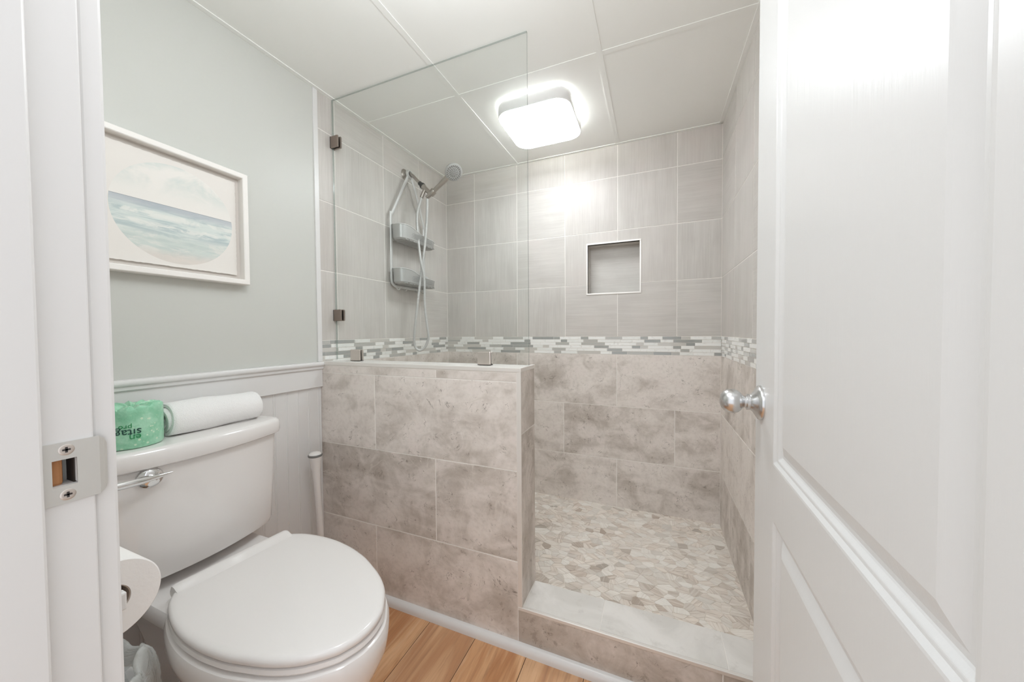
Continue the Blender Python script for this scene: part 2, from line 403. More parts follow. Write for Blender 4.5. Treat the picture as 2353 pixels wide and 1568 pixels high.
def tiles(bm, rects, P, mi, th=.0012, gap=.0018, holes=(), rots=(0,), tone=(0, 1)):
    for r in rects:
        uvr = (rnd.choice(rots), rnd.uniform(0, 50), rnd.uniform(0, 50)); t = rnd.uniform(*tone)
        parts = [(r[0]+gap, r[1]-gap, r[2]+gap, r[3]-gap)]
        for h in holes: parts = [q for p in parts for q in clip_rect(p, h)]
        bv = .0007 if len(parts) == 1 else .00002
        for (u0, u1, v0, v1) in parts:
            if u1-u0 < .006 or v1-v0 < .006: continue
            poly_tile(bm, [(u0, v0), (u1, v0), (u1, v1), (u0, v1)], P, th, mi, t, 0, uvr, bv)
def cutrow(u0, u1, joints):
    j = [u0]+[x for x in sorted(joints) if u0+.004 < x < u1-.004]+[u1]; return list(zip(j, j[1:]))
def mosaic(bm, u0, u1, z0, z1, P, mi_m, mi_g, seed):
    r = random.Random(seed); n = 6; h = (z1-z0)/n
    for k in range(n):
        u = u0 - r.uniform(0, .08); white = r.random() < .5
        while u < u1:
            if white:
                L = r.choice((.065, .075, .10, .13)); m, t = mi_m, r.choice((0, 0, .3, 1))
            else:
                L = r.choice((.040, .045, .085, .095, .14)); m, t = mi_g, r.choice((0, .1, .55, 1))
            a, b = max(u, u0)+.0008, min(u+L, u1)-.0008
            if b-a > .004:
                poly_tile(bm, [(a, z0+k*h+.0009), (b, z0+k*h+.0009), (b, z0+(k+1)*h-.0009), (a, z0+(k+1)*h-.0009)], P, .0022 if m == mi_m else .0012, m, t, 0, (0, r.uniform(0, 9), r.uniform(0, 9)), .0004)
            u += L
            white = (not white) if r.random() < .8 else white
def zc(y): return 2.1456+.022*(y-1.09)

# ------------------------------------------------------------------ dimensions (metres)
XL, XR, YB = -1.353, .330, 2.110
YF, YP = .163, 1.085                    # inside face of the door wall, front face of the half wall
ZSF = .055                              # shower floor
PT = .968                               # top of half wall
G_UP = [1.369, 1.677, 1.985]; M0, M1 = .956, 1.060; G_LO = [.337, .651]
NI = (-.376, -.066, 1.309, 1.615)       # niche outer rectangle
TOPZ = 2.25

# floor of oak planks, running away from the door
bm = newbm()
box(bm, -1.6, .6, -1.7, 2.3, -.06, -.0015, 1)
def PF(u, v, h): return Vector((u, v, -.0015+h))
xs = [-1.548+.1925*i for i in range(11)]
for i, x in enumerate(xs):
    if x > .5: break
    ys = sorted({-1.6} | {-1.6+rnd.uniform(.1, .9)+1.22*k for k in range(3) if -1.6+1.22*k < 1.}) + [1.12]
    if i == 4: ys = [-1.6, -.2, 1.12]
    for y0, y1 in zip(ys, ys[1:]):
        poly_tile(bm, [(x+.001, y0+.001), (x+.1915, y0+.001), (x+.1915, y1-.001), (x+.001, y1-.001)], PF, .0015, 0, rnd.random(), 0, (PI/2, rnd.uniform(0, 40), rnd.uniform(0, 40)), .0004)
struct(obj('floor', bm, [WOOD, DARKHOLE]))

# ceiling: lay-in panels with slim grid
bm = newbm()
def slab(x0, x1, y0, y1, dz0, dz1, mi):
    v = [bm.verts.new((x, y, zc(y)+d)) for d in (dz0, dz1) for x, y in ((x0, y0), (x1, y0), (x1, y1), (x0, y1))]
    for q in ((0, 1, 2, 3), (7, 6, 5, 4), (0, 4, 5, 1), (1, 5, 6, 2), (2, 6, 7, 3), (3, 7, 4, 0)):
        bm.faces.new([v[i] for i in q]).material_index = mi
slab(XL-.1, XR+.1, YF-.1, YB+.1, 0.0005, .05, 0)
for x in (-.195, -.817): slab(x-.011, x+.011, YF, YB, -.0018, .001, 1)
slab(XL, XR, 1.371, 1.393, -.0015, .001, 1)
for a in ((XL, XL+.018, YF, YB), (XR-.018, XR, YF, YB), (XL, XR, YB-.018, YB)): slab(*a, -.0025, .001, 1)
struct(obj('ceiling', bm, [CEIL, CEILBAR]))

# back wall
bm = newbm()
TH = .0012
def PB(u, v, h): return Vector((u, YB+TH-h, v))
def wallbox(x0, x1, z0, z1): box(bm, x0, x1, YB+TH, YB+.12, z0, z1, 0)
wallbox(XL-.1, NI[0]+.002, -.05, TOPZ); wallbox(NI[1]-.002, XR+.1, -.05, TOPZ)
wallbox(NI[0]+.002, NI[1]-.002, -.05, NI[2]+.002); wallbox(NI[0]+.002, NI[1]-.002, NI[3]-.002, TOPZ)
box(bm, NI[0]-.05, NI[1]+.05, YB+.12, YB+.16, NI[2]-.05, NI[3]+.05, 0)
vj = [XL+.223, XL+.532, XL+.847, XL+1.157, XL+1.470]
vj = [-1.130, -.821, -.506, -.196, .117]
H90 = (0, 0, PI/2, PI)
for z0, z1 in zip([M1]+G_UP, G_UP+[TOPZ]):
    tiles(bm, [(a, b, z0, z1) for a, b in cutrow(XL, XR, vj)], PB, 1, holes=[NI], rots=(0, PI/2, PI/2))
for (z0, z1), js in zip(((ZSF-.02, .337), (.337, .651), (.651, M0)), ([-.2, -.826], [-.517, .109, -1.143], [-.2, -.826])):
    tiles(bm, [(a, b, z0, z1) for a, b in cutrow(XL, XR, js)], PB, 2, rots=(0, PI))
mosaic(bm, XL, XR, M0, M1, PB, 3, 4, 3)
wall_back = struct(obj('wall_back', bm, [GROUT, UP, LOW, MARB, GLP]))
# niche lining and metal frame
bm = newbm(); d = .085; f = .009
X0, X1, Z0, Z1 = NI[0]+f, NI[1]-f, NI[2]+f, NI[3]-f
uv = bm.loops.layers.uv['UV']
def quad(pts, uvs, mi=0):
    fc = bm.faces.new([bm.verts.new(p) for p in pts]); fc.material_index = mi
    for l, q in zip(fc.loops, uvs): l[uv].uv = q
yb = YB+d
quad([(X0, yb, Z0), (X1, yb, Z0), (X1, yb, Z1), (X0, yb, Z1)], [(0, 0), (.3, 0), (.3, .3), (0, .3)])
quad([(X0, YB, Z0), (X1, YB, Z0), (X1, yb, Z0), (X0, yb, Z0)], [(2, 0), (2.3, 0), (2.3, .1), (2, .1)])
quad([(X0, YB, Z1), (X0, yb, Z1), (X1, yb, Z1), (X1, YB, Z1)], [(4, 0), (4, .1), (4.3, .1), (4.3, 0)])
quad([(X0, YB, Z0), (X0, yb, Z0), (X0, yb, Z1), (X0, YB, Z1)], [(6, 0), (6.1, 0), (6.1, .3), (6, .3)])
quad([(X1, YB, Z0), (X1, YB, Z1), (X1, yb, Z1), (X1, yb, Z0)], [(8, 0), (8, .3), (8.1, .3), (8.1, 0)])
obj('niche_lining', bm, UP, wall_back)
bm = newbm()
for a in ((NI[0], NI[1], Z1, NI[3]), (NI[0], NI[1], NI[2], Z0), (NI[0], X0, Z0, Z1), (X1, NI[1], Z0, Z1)):
    box(bm, a[0], a[1], YB-.003, YB+.02, a[2], a[3], 0, .0012)
tag(obj('niche_frame', bm, TRIMMET, wall_back), 'slim satin metal edging around the recessed niche')

# left wall: paint, then tile in the shower
bm = newbm()
box(bm, XL-.12, XL-TH, YF-.12, YB+.1, -.05, TOPZ, 0)
box(bm, XL-.05, XL-.0005, YF-.12, 1.085, -.05, TOPZ, 1)
def PL(u, v, h): return Vector((XL-TH+h, u, v))
lj = [1.187, 1.496, 1.803]
for z0, z1 in zip([M1]+G_UP, G_UP+[TOPZ]):
    tiles(bm, [(a, b, z0, z1) for a, b in cutrow(1.096, YB, lj)], PL, 2, rots=(PI/2, PI/2, 0))
for (z0, z1), js in zip(((ZSF-.02, .337), (.337, .651), (.651, M0)), ([1.7], [1.4, 1.98], [1.40])):
    tiles(bm, [(a, b, z0, z1) for a, b in cutrow(1.234, YB, js)], PL, 3, rots=(0, PI))
mosaic(bm, 1.096, YB, M0, M1, PL, 4, 5, 11)
wall_left = struct(obj('wall_left', bm, [GROUT, PAINT, UP, LOW, MARB, GLP]))
bm = newbm(); box(bm, XL-.002, XL+.005, 1.076, 1.097, PT, zc(1.09)-.003, 0, .001)
struct(obj('trim_1', bm, WHITE))

# right wall
bm = newbm()
box(bm, XR+TH, XR+.12, YF-.12, YB+.1, -.05, TOPZ, 0)
box(bm, XR, XR+.05, YF-.12, 1.085, -.05, TOPZ, 1)
def PR(u, v, h): return Vector((XR+TH-h, u, v))
for z0, z1 in zip([M1]+G_UP, G_UP+[TOPZ]):
    tiles(bm, [(a, b, z0, z1) for a, b in cutrow(1.085, YB, [1.181, 1.490, 1.800])], PR, 2, rots=(PI/2, PI/2, 0))
for (z0, z1), js in zip(((ZSF-.02, .337), (.337, .651), (.651, M0)), ([1.49], [1.809, 1.2], [1.497])):
    tiles(bm, [(a, b, z0, z1) for a, b in cutrow(1.085, YB, js)], PR, 3, rots=(PI/2, -PI/2))
mosaic(bm, 1.085, YB, M0, M1, PR, 4, 5, 29)
struct(obj('wall_right', bm, [GROUT, PAINT, UP, LOW, MARB, GLP]))

# door wall with the doorway
XJ, DX1 = -.525, .226
bm = newbm()
box(bm, XL-.1, XJ-.02, .045, YF, 0, TOPZ, 0); box(bm, DX1+.02, XR+.1, .045, YF, 0, TOPZ, 0)
box(bm, XJ-.02, DX1+.02, .045, YF, 2.07, TOPZ, 0)
struct(obj('wall_front', bm, PAINT))

# half wall
XE = -.413; YPB = 1.232
bm = newbm()
box(bm, XL-.01, XE-TH, YP+TH, YPB-TH, 0, PT-.003, 0)
def PP(u, v, h): return Vector((u, YP+TH-h, v))
for z0, z1, js in ((-.01, .305, [-1.048]), (.305, .6175, [-.757]), (.6175, .921, [-1.045]), (.921, .953, [-.751])):
    tiles(bm, [(a, b, z0, z1) for a, b in cutrow(XL, -.4275, js)], PP, 1, rots=(0, PI), tone=(.1, .9))
def PE(u, v, h): return Vector((XE-TH+h, u, v))
for z0, z1 in ((.149, .744), (.744, .966)): tiles(bm, [(YP+.004, YPB-.002, z0, z1)], PE, 1, rots=(PI/2,), tone=(.6, 1.))
def PK(u, v, h): return Vector((u, YPB-TH+h, v))
tiles(bm, [(-1.353, -.75, ZSF, .5), (-.75, XE-.002, ZSF, .5), (-1.353, XE-.002, .5, .96)], PK, 1)
def PTp(u, v, h): return Vector((u, v, PT-.003+h))
tiles(bm, [(XL, -.9, YP+.011, YPB-.004), (-.9, XE-.012, YP+.011, YPB-.004)], PTp, 2, gap=.0008)
struct(obj('wall_pony', bm, [GROUT, LOW, CTOP]), 'waist-high half wall clad in veined taupe stone-look tile beside the toilet', 'wall')
# metal edges of the half wall
bm = newbm(); box(bm, XL+.004, XE+.0015, YP-.0015, YP+.011, PT-.0135, PT+.001, 0, .0015)
box(bm, XE-.011, XE+.0015, YP+.01, YPB+.001, PT-.0135, PT+.001, 0, .0015)
struct(obj('trim_2', bm, TRIMMET))
bm = newbm(); box(bm, -.4275, XE+.001, YP-.001, YP+.004, .149, PT-.013, 0, .001)
struct(obj('trim_3', bm, TRIMMET))

# curb
bm = newbm(); CT = .149
box(bm, XE-.014, XR+.002, YP+TH, 1.226, 0, CT-TH, 0)
tiles(bm, [(-.4285, .18, 0, CT-.009), (.18, XR, 0, CT-.009)], PP, 1, rots=(0,), tone=(.7, 1))
def PC(u, v, h): return Vector((u, v, CT-TH+h))
tiles(bm, [(XE+.001, -.155, YP+.009, 1.228), (-.155, .196, YP+.009, 1.228), (.196, XR, YP+.009, 1.228)], PC, 2, gap=.0009)
def PCb(u, v, h): return Vector((u, 1.226+h, v))
tiles(bm, [(XE, XR, ZSF, CT)], PCb, 1)
struct(obj('shower_curb', bm, [GROUT, LOW, CTOP]), 'low tiled shower curb with pale grey top and metal front edge', 'curb')
bm = newbm(); box(bm, XE-.014, XR, YP-.002, YP+.009, CT-.0105, CT+.001, 0, .0018)
struct(obj('trim_4', bm, TRIMMET))

# shower floor of cut stones
bm = newbm()
box(bm, XL, XR, 1.222, YB+.01, 0, ZSF-.0015, 0)
pr = random.Random(5); pts = []; cell = .043; AN = 1.35
ny = int(AN*(YB-1.22)/cell/.92)+4; nx = int((XR-XL)/cell)+3
for j in range(-1, ny):
    for i in range(-1, nx):
        sc_ = 1 if pr.random() > .10 else 0
        if sc_: pts.append((XL+(i+.5*(j % 2))*cell+pr.uniform(-.42, .42)*cell, AN*1.22+j*cell*.92+pr.uniform(-.42, .42)*cell))
def clip_half(poly, px, py, nx_, ny_):
    out = []
    for k in range(len(poly)):
        a, b = poly[k], poly[(k+1) % len(poly)]
        da = (a[0]-px)*nx_+(a[1]-py)*ny_; db = (b[0]-px)*nx_+(b[1]-py)*ny_
        if da <= 0: out.append(a)
        if (da < 0 < db) or (db < 0 < da):
            t = da/(da-db); out.append((a[0]+(b[0]-a[0])*t, a[1]+(b[1]-a[1])*t))
    return out
def PS(u, v, h): return Vector((u, v, ZSF-.0015+h))
grid = {}
for p in pts: grid.setdefault((int(p[0]//.06), int(p[1]//.06)), []).append(p)
XA, XB_, YA, YB_ = XL+.004, XR-.002, 1.232, YB-.002
for p in pts:
    poly = [(p[0]-.08, p[1]-.08), (p[0]+.08, p[1]-.08), (p[0]+.08, p[1]+.08), (p[0]-.08, p[1]+.08)]
    gx, gy = int(p[0]//.06), int(p[1]//.06)
    for a in range(gx-2, gx+3):
        for b in range(gy-2, gy+3):
            for q in grid.get((a, b), ()):
                if q is p: continue
                dx, dy = q[0]-p[0], q[1]-p[1]; L = math.hypot(dx, dy)
                if L > .16 or L < 1e-6: continue
                g = .0009
                poly = clip_half(poly, (p[0]+q[0])/2-dx/L*g, (p[1]+q[1])/2-dy/L*g, dx/L, dy/L)
                if len(poly) < 3: break
    poly = [(q[0], q[1]/AN) for q in poly]
    for c in ((XA, 0, -1, 0), (XB_, 0, 1, 0), (0, YA, 0, -1), (0, YB_, 0, 1)):
        if len(poly) >= 3: poly = clip_half(poly, *c)
    if len(poly) < 3: continue
    A = abs(sum(poly[k][0]*poly[(k+1) % len(poly)][1]-poly[(k+1) % len(poly)][0]*poly[k][1] for k in range(len(poly))))/2
    if A < .00008: continue
    t = pr.random(); tone = pr.uniform(0, .3) if t < .78 else (pr.uniform(.3, .6) if t < .95 else pr.uniform(.7, 1))
    poly_tile(bm, poly, PS, .0015, 1, tone, pr.random(), (pr.gauss(0, .7), pr.uniform(0, 30), pr.uniform(0, 30)), .0004)
GROUTF = plain('cream_floor_grout', srgb(226, 219, 208), .9, spec=.2)
struct(obj('floor_shower', bm, [GROUTF, PEB]), 'shower floor of irregular flat cream and taupe striped stones', 'floor')

# shoe moulding along half wall and curb
bm = newbm()
prof = [(0, 0)] + [(-.019*math.cos(a), .028*math.sin(a)) for a in [0, .25, .5, .75, 1.0, 1.25, PI/2]]
prof = [(0, .0)] + [(-.019, 0), (-.019, .010), (-.0172, .018), (-.0125, .0245), (-.006, .028), (0, .029)]
extr(bm, prof, lambda p, t: Vector((t, YP+p[0], p[1])), XL+.012, XR, 0, True)
struct(obj('baseboard_shower', bm, WHITE, smooth=True))

# wainscot on the left wall: beadboard, flat rail, cap
bm = newbm()
wz = .862
y = YF; pitch = .048; xb = XL+.008
pr_ = [(XL, YF)]
while y < 1.0845:
    y1 = min(y+pitch, 1.0845)
    pr_ += [(xb, y+.0005), (xb, y1-.010), (xb-.0011, y1-.0090), (xb-.0011, y1-.0078), (xb+.0003, y1-.0060), (xb+.0003, y1-.0030), (xb-.0011, y1-.0014), (xb-.0011, y1-.0002)]
    y = y1
pr_ += [(XL, 1.0845)]
extr(bm, pr_, lambda p, t: Vector((p[0], p[1], t)), .10, wz)
struct(obj('trim_5', bm, WHITE))
bm = newbm()
box(bm, XL, XL+.018, YF, 1.0845, wz-.002, .948, 0, .0012)
struct(obj('trim_6', bm, WHITE))
bm = newbm()
prof = [(0, .935), (.020, .935), (.024, .939), (.025, .948), (.029, .951), (.031, .956), (.031, .962), (.028, .967), (0, .9675)]
extr(bm, prof, lambda p, t: Vector((XL+p[0], t, p[1])), YF, 1.0845, 0, True)
struct(obj('trim_7', bm, WHITE, smooth=True))
bm = newbm(); box(bm, XL, XL+.014, YF, 1.066, 0, .105, 0, .002)
struct(obj('baseboard_left', bm, WHITE))
# wainscot of the door wall left of the doorway
bm = newbm(); box(bm, XL+.01, XJ-.08, YF, YF+.008, 0, .93, 0, .001)
struct(obj('trim_8', bm, WHITE))

# ------------------------------------------------------------------ door frame at the left, strike plate
bm = newbm()
z0, z1 = .958-.0295, .958+.0295
hy0, hy1, hz0, hz1 = .1355, .1510, .9455, .9710
# jamb board with a mortise hole for the latch
for a in ((XJ-.02, XJ, .04, YF, 0, hz0), (XJ-.02, XJ, .04, YF, hz1, 2.06), (XJ-.02, XJ, .04, hy0, hz0, hz1), (XJ-.02, XJ, hy1, YF, hz0, hz1)): box(bm, *a)
box(bm, XJ, XJ+.0115, .045, .1285, 0, 2.05, 0, .0022)            # stop
box(bm, XJ-.02, DX1+.02, .04, YF, 2.05, 2.07); box(bm, DX1, DX1+.02, .04, YF, 0, 2.05)
jamb = struct(obj('trim_9', bm, WHITE, bevel=.0015))
bm = newbm()
for x0, x1 in ((XJ-.068, XJ-.005), (DX1+.005, DX1+.068)):
    if x0 < 0 : box(bm, x0, x1, YF, YF+.018, 0, 2.055, 0, .003)
box(bm, XJ-.068, DX1+.068, YF, YF+.018, 2.055, 2.118, 0, .003)
struct(obj('trim_10', bm, WHITE))
# latch strike plate
bm = newbm()
def SP(s, z, h): return Vector((XJ+h, s, z))
ys = [.1305, .1355, .1510, .160, .166, .170, .1725]; hs = [.0015]*4+[.0015, .0003, -.0025]
zs = [z0, hz0, hz1, z1]
tops = {}
for k, (yy, hh) in enumerate(zip(ys, hs)):
    sh = 0 if k < 4 else (.0, .0, .0035, .0095)[k-3] if k > 3 else 0
    for j, zz in enumerate(zs):
        if j == 0: zz += sh
        if j == 3: zz -= sh
        tops[k, j] = (bm.verts.new(SP(yy, zz, hh)), bm.verts.new(SP(yy, zz, hh-.0013)))
for k in range(len(ys)-1):
    for j in range(3):
        if k == 1 and j == 1: continue
        for q in (0, 1):
            bm.faces.new([tops[k, j][q], tops[k+1, j][q], tops[k+1, j+1][q], tops[k, j+1][q]])
edges = [((k, 0), (k+1, 0)) for k in range(6)]+[((k, 3), (k+1, 3)) for k in range(6)]+[((0, j), (0, j+1)) for j in range(3)]+[((6, j), (6, j+1)) for j in range(3)]+[((1, 1), (2, 1)), ((1, 2), (2, 2)), ((1, 1), (1, 2)), ((2, 1), (2, 2))]
for a, b in edges: bm.faces.new([tops[a][0], tops[b][0], tops[b][1], tops[a][1]])
sp_ = tag(obj('strike_plate', bm, PLATE, jamb), 'worn metal latch plate screwed to the white door jamb')
for zz in (.9365, .9800):
    bm = newbm(); lathe(bm, [(.0052, 0), (.0052, .0004), (.0045, .0008), (.002, .0005), (.0, .0003)], (XJ+.0014, .1445, zz), (1, 0, 0), 24, 0, True)
    box(bm, XJ+.0019, XJ+.0023, .1445-.0026, .1445+.0026, zz-.0008, zz+.0008, 1); box(bm, XJ+.0019, XJ+.0023, .1445-.0008, .1445+.0008, zz-.0026, zz+.0026, 1)
    obj('screw', bm, [NICKEL, DARKMET], sp_, smooth=True)
bm = newbm()
box(bm, XJ-.028, XJ-.006, .1345, .1445, hz0-.001, hz1+.001, 0, .003); box(bm, XJ-.03, XJ-.022, .136, .153, hz0-.002, hz1+.002, 1)
box(bm, XJ-.022, XJ-.004, .1500, .1512, hz0, hz1, 1)
tag(obj('mortise', bm, [RAWWOOD, DARKHOLE], jamb), 'bare wood latch pocket behind the plate')

# ------------------------------------------------------------------ open door on the right
HX = .175; DA = math.radians(1.7); DL = .686
dmat = Matrix.Translation((HX, YF, 0)) @ Matrix.Rotation(-DA, 4, 'Z')
# local: s along door (y), face at x=0 looking to -x, thickness to +x
bm = newbm()
T = .035; ZB, ZT = .012, 2.032
def ringrect(s0, s1, a0, a1): return [(s0, a0), (s1, a0), (s1, a1), (s0, a1)]
def panel(s0, s1, a0, a1, side):
    # profile (inset, depth): ogee down, bead, flat, bevel up to a field a little below the stile face
    prof = [(0, 0), (.003, .0005), (.008, .004), (.012, .0045), (.017, .0085), (.019, .0095), (.024, .0095), (.040, .004), (.044, .0030)]
    xs_ = (lambda d: d) if side == 0 else (lambda d: T-d)
    R = []
    for ins, dep in prof: R.append([bm.verts.new((xs_(dep), s, z)) for s, z in ringrect(s0+ins, s1-ins, a0+ins, a1-ins)])
    for A, B in zip(R, R[1:]):
        for i in range(4): bm.faces.new((A[i], A[(i+1) % 4], B[(i+1) % 4], B[i]))
    bm.faces.new(R[-1]); return R[0]
PS0, PS1 = .125, .560
for side in (0, 1):
    x = 0 if side == 0 else T
    S = [0, PS0, PS1, DL]; Z = [ZB, .235, .762, .857, 1.92, ZT]
    for i in range(3):
        for j in range(5):
            if i == 1 and j in (1, 3): panel(S[1], S[2], Z[j], Z[j+1], side); continue
            bm.faces.new([bm.verts.new((x, s, z)) for s, z in ((S[i], Z[j]), (S[i+1], Z[j]), (S[i+1], Z[j+1]), (S[i], Z[j+1]))])
for q in (((0, 0, ZB), (T, 0, ZB), (T, 0, ZT), (0, 0, ZT)), ((0, DL, ZB), (0, DL, ZT), (T, DL, ZT), (T, DL, ZB)), ((0, 0, ZT), (T, 0, ZT), (T, DL, ZT), (0, DL, ZT)), ((0, 0, ZB), (0, DL, ZB), (T, DL, ZB), (T, 0, ZB))):
    bm.faces.new([bm.verts.new(p) for p in q])
bmesh.ops.remove_doubles(bm, verts=bm.verts[:], dist=.00005)
door = obj('door_1', bm, DOORM, bevel=.0012); door.matrix_world = dmat; struct(door)
bpy.context.view_layer.update()
def dpart(name, bm, mat, parent, **k):
    bm.transform(dmat); return obj(name, bm, mat, parent, **k)
KZ = .949; KS = DL-.042
bm = newbm(); lathe(bm, [(.0335, 0), (.0335, .003), (.032, .006), (.025, .010), (.018, .0145), (.0145, .019), (.0155, .0195), (.0155, .024), (.0145, .0245), (.0, .0246)], (0, KS, KZ), (-1, 0, 0), 40, 0, True)
kn = dpart('door_handle', bm, SATIN, door, smooth=True); tag(kn, 'brushed steel round door knob rose and neck')
bm = newbm(); lathe(bm, [(.0115, .022), (.0115, .0285), (.0135, .031), (.0175, .034), (.0215, .0385), (.0240, .0445), (.0243, .0505), (.0228, .0570), (.019, .0630), (.0135, .0672), (.007, .0693), (.0, .070)], (0, KS, KZ), (-1, 0, 0), 40)
dpart('knob', bm, SATIN, kn, smooth=True)
bm = newbm(); lathe(bm, [(.0325, 0), (.0325, .004), (.018, .0145), (.0115, .02), (.0115, .034), (.0175, .0415), (.0243, .058), (.019, .0755), (.0, .08)], (T, KS, KZ), (1, 0, 0), 32, 0, True)
dpart('inner_knob', bm, SATIN, door, smooth=True)
for zz in (.25, 1.78):
    bm = newbm(); tube(bm, [(T+.004, -.005, zz-.045), (T+.004, -.005, zz+.045)], .006, 12); dpart('hinge', bm, SATIN, door, smooth=True)

# ------------------------------------------------------------------ ceiling lamp over the shower
def rrect(cx, cy, hw, hh, r, n=8):
    out = []
    for k, (sx_, sy_) in enumerate(((1, 1), (-1, 1), (-1, -1), (1, -1))):
        for i in range(n+1):
            a = PI/2*(k+i/n); out.append((cx+sx_*(hw-r)+r*math.cos(a), cy+sy_*(hh-r)+r*math.sin(a)))
    return out
LX, LY, LW = -.513, 1.650, .174
lt = thing('ceiling_lamp', 'square white flush ceiling lamp with rounded corners glowing over the shower', 'lamp', (LX, LY, zc(LY)))
bm = newbm(); zl = 2.092
def lr(h, r, z): return [Vector((x, y, z)) for x, y in rrect(LX, LY, h, h, r)]
loft(bm, [lr(LW-.012, .06, 2.148), lr(LW-.002, .068, 2.147), lr(LW, .07, 2.143), lr(LW, .07, 2.098), lr(LW-.002, .068, 2.0955)], True, True)
obj('lamp_body', bm, WHITE, lt, smooth=True)
bm = newbm(); loft(bm, [lr(LW-.003, .068, 2.0950), lr(LW-.003, .068, 2.0925), lr(LW-.008, .064, 2.0895)], False, True)
tag(obj('lamp_shade', bm, DIFF, lt, smooth=True), 'glowing white diffuser')
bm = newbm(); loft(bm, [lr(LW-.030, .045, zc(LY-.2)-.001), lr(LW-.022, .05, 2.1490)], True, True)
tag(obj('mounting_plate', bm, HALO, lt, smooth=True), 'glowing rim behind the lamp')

# ------------------------------------------------------------------ fixed glass panel and its clips
GY = 1.172; gt = .004
gp = thing('shower_glass_panel', 'clear fixed glass panel standing on the tiled half wall', 'glass panel', (-.883, GY, PT))
bm = newbm()
gx0, gx1, gz0 = XL+.006, XE-.0005, PT+.003
v = [bm.verts.new((x, y, z)) for z, y in ((gz0, GY-gt), (gz0, GY+gt)) for x in (gx0, gx1)]
v += [bm.verts.new((x, y, zc(y)-.006)) for y in (GY-gt, GY+gt) for x in (gx0, gx1)]
for q, mi in (((0, 1, 5, 4), 0), ((3, 2, 6, 7), 0), ((1, 3, 7, 5), 1), ((2, 0, 4, 6), 1), ((4, 5, 7, 6), 1), ((0, 2, 3, 1), 1)):
    bm.faces.new([v[i] for i in q]).material_index = mi
obj('pane', bm, [PANE, EDGE], gp)
def clip(cx, cz_, wall):
    bm = newbm()
    if wall:
        for s in (-1, 1): box(bm, XL+.002, XL+.047, GY+s*gt+(0 if s > 0 else -.009), GY+s*gt+(.009 if s > 0 else 0), cz_-.026, cz_+.026, 0, .0035)
        box(bm, XL+.0005, XL+.007, GY-.012, GY+.012, cz_-.025, cz_+.025, 1)
    else:
        for s in (-1, 1): box(bm, cx-.0275, cx+.0275, GY+s*gt+(0 if s > 0 else -.009), GY+s*gt+(.009 if s > 0 else 0), PT+.0005, PT+.050, 0, .0035)
        box(bm, cx-.0265, cx+.0265, GY-.012, GY+.012, PT, PT+.003, 1)
    tag(obj('glass_clip', bm, [BRUSHED if wall else NICKEL, BLACK], gp), 'square brushed metal clip on the %s' % ('tiled wall' if wall else 'half wall'))
clip(0, 1.951, True); clip(0, 1.173, True); clip(-1.227, 0, False); clip(-.588, 0, False)

# ------------------------------------------------------------------ hand shower
sh = thing('hand_shower', 'satin nickel hand shower on a wall arm with looping metal hose', 'shower', (XL, 1.67, 2.015))
SY = 1.67
bm = newbm(); lathe(bm, [(.031, .0), (.031, .003), (.027, .008), (.018, .012), (.010, .014), (.0, .0141)], (XL, SY, 2.017), (1, 0, 0), 32, 0, True)
obj('flange', bm, SHOWERN, sh, smooth=True)
bm = newbm(); tube(bm, smooth_path([(XL, SY, 2.017), (XL+.03, SY, 2.017), (XL+.055, SY, 2.003), (XL+.085, SY, 1.972), (XL+.112, SY, 1.944)], 6), .0095, 16)
obj('shower_arm', bm, SHOWERN, sh, smooth=True)
ax = Vector((.72, 0, -.69)).normalized()
def dirv(h): return Vector((XL+.108, SY, 1.948)) + ax*h
bm = newbm(); lathe(bm, [(.0105, -.006), (.0125, -.004), (.0125, .014), (.0165, .017), (.0175, .028), (.0155, .031)], dirv(0), ax, 20, 0, True, True)
tag(obj('collar', bm, BLACK, sh, smooth=True), 'black swivel nut at the end of the arm')
bm = newbm(); lathe(bm, [(.015, .028), (.0165, .034), (.015, .042), (.012, .050), (.0125, .060), (.0, .064)], dirv(0), ax, 20, 0, True)
hb = Vector((-1.190, SY, 1.866)); ht = Vector((-1.045, SY, 1.962))
hd = (ht-hb).normalized()
B0 = dirv(.05)
tube(bm, [B0, hb+hd*.02], .013, 14)
# clip holding the handle
lathe(bm, [(.0175, -.012), (.0185, -.010), (.0185, .018), (.0175, .020)], hb+hd*.03, hd, 20, 0, True, True)
# outlet for the hose
tube(bm, [B0, B0+Vector((-.012, -.006, -.028)), B0+Vector((-.020, -.010, -.052))], .0105, 14)
obj('bracket', bm, SHOWERN, sh, smooth=True)
bm = newbm(); lathe(bm, [(.0095, -.012), (.011, -.010), (.012, .02), (.0125, .09), (.0145, .13), (.0155, .155), (.013, .17)], hb, hd, 20, 0, True, True)
obj('handle', bm, SHOWERN, sh, smooth=True)
hc = Vector((-1.020, SY-.003, 1.972)); fn = Vector((.55, -.42, -.72)).normalized()
bm = newbm(); lathe(bm, [(.0, -.026), (.018, -.0255), (.034, -.020), (.045, -.010), (.0485, .0), (.048, .005), (.044, .007)], hc, fn, 36)
hdo = tag(obj('shower_head', bm, GREYPL, sh, smooth=True), 'round pale spray head')
bm = newbm(); lathe(bm, [(.044, .0065), (.042, .0078), (.030, .0078), (.0285, .0068), (.027, .0078), (.0, .0082)], hc, fn, 36)
obj('spray_face', bm, GREYPL, hdo, smooth=True)
bm = newbm(); fx, fy, _ = frame_of(fn)
for rr, n, sz_ in ((.037, 22, .0024), (.0315, 18, .0019), (.022, 14, .0021), (.015, 9, .002), (.007, 6, .0017)):
    for i in range(n):
        a = 2*PI*i/n+rr*90; c = hc+fx*rr*math.cos(a)+fy*rr*math.sin(a)
        lathe(bm, [(sz_, .0075), (sz_*.8, .0092), (.0, .0093)], c, fn, 8)
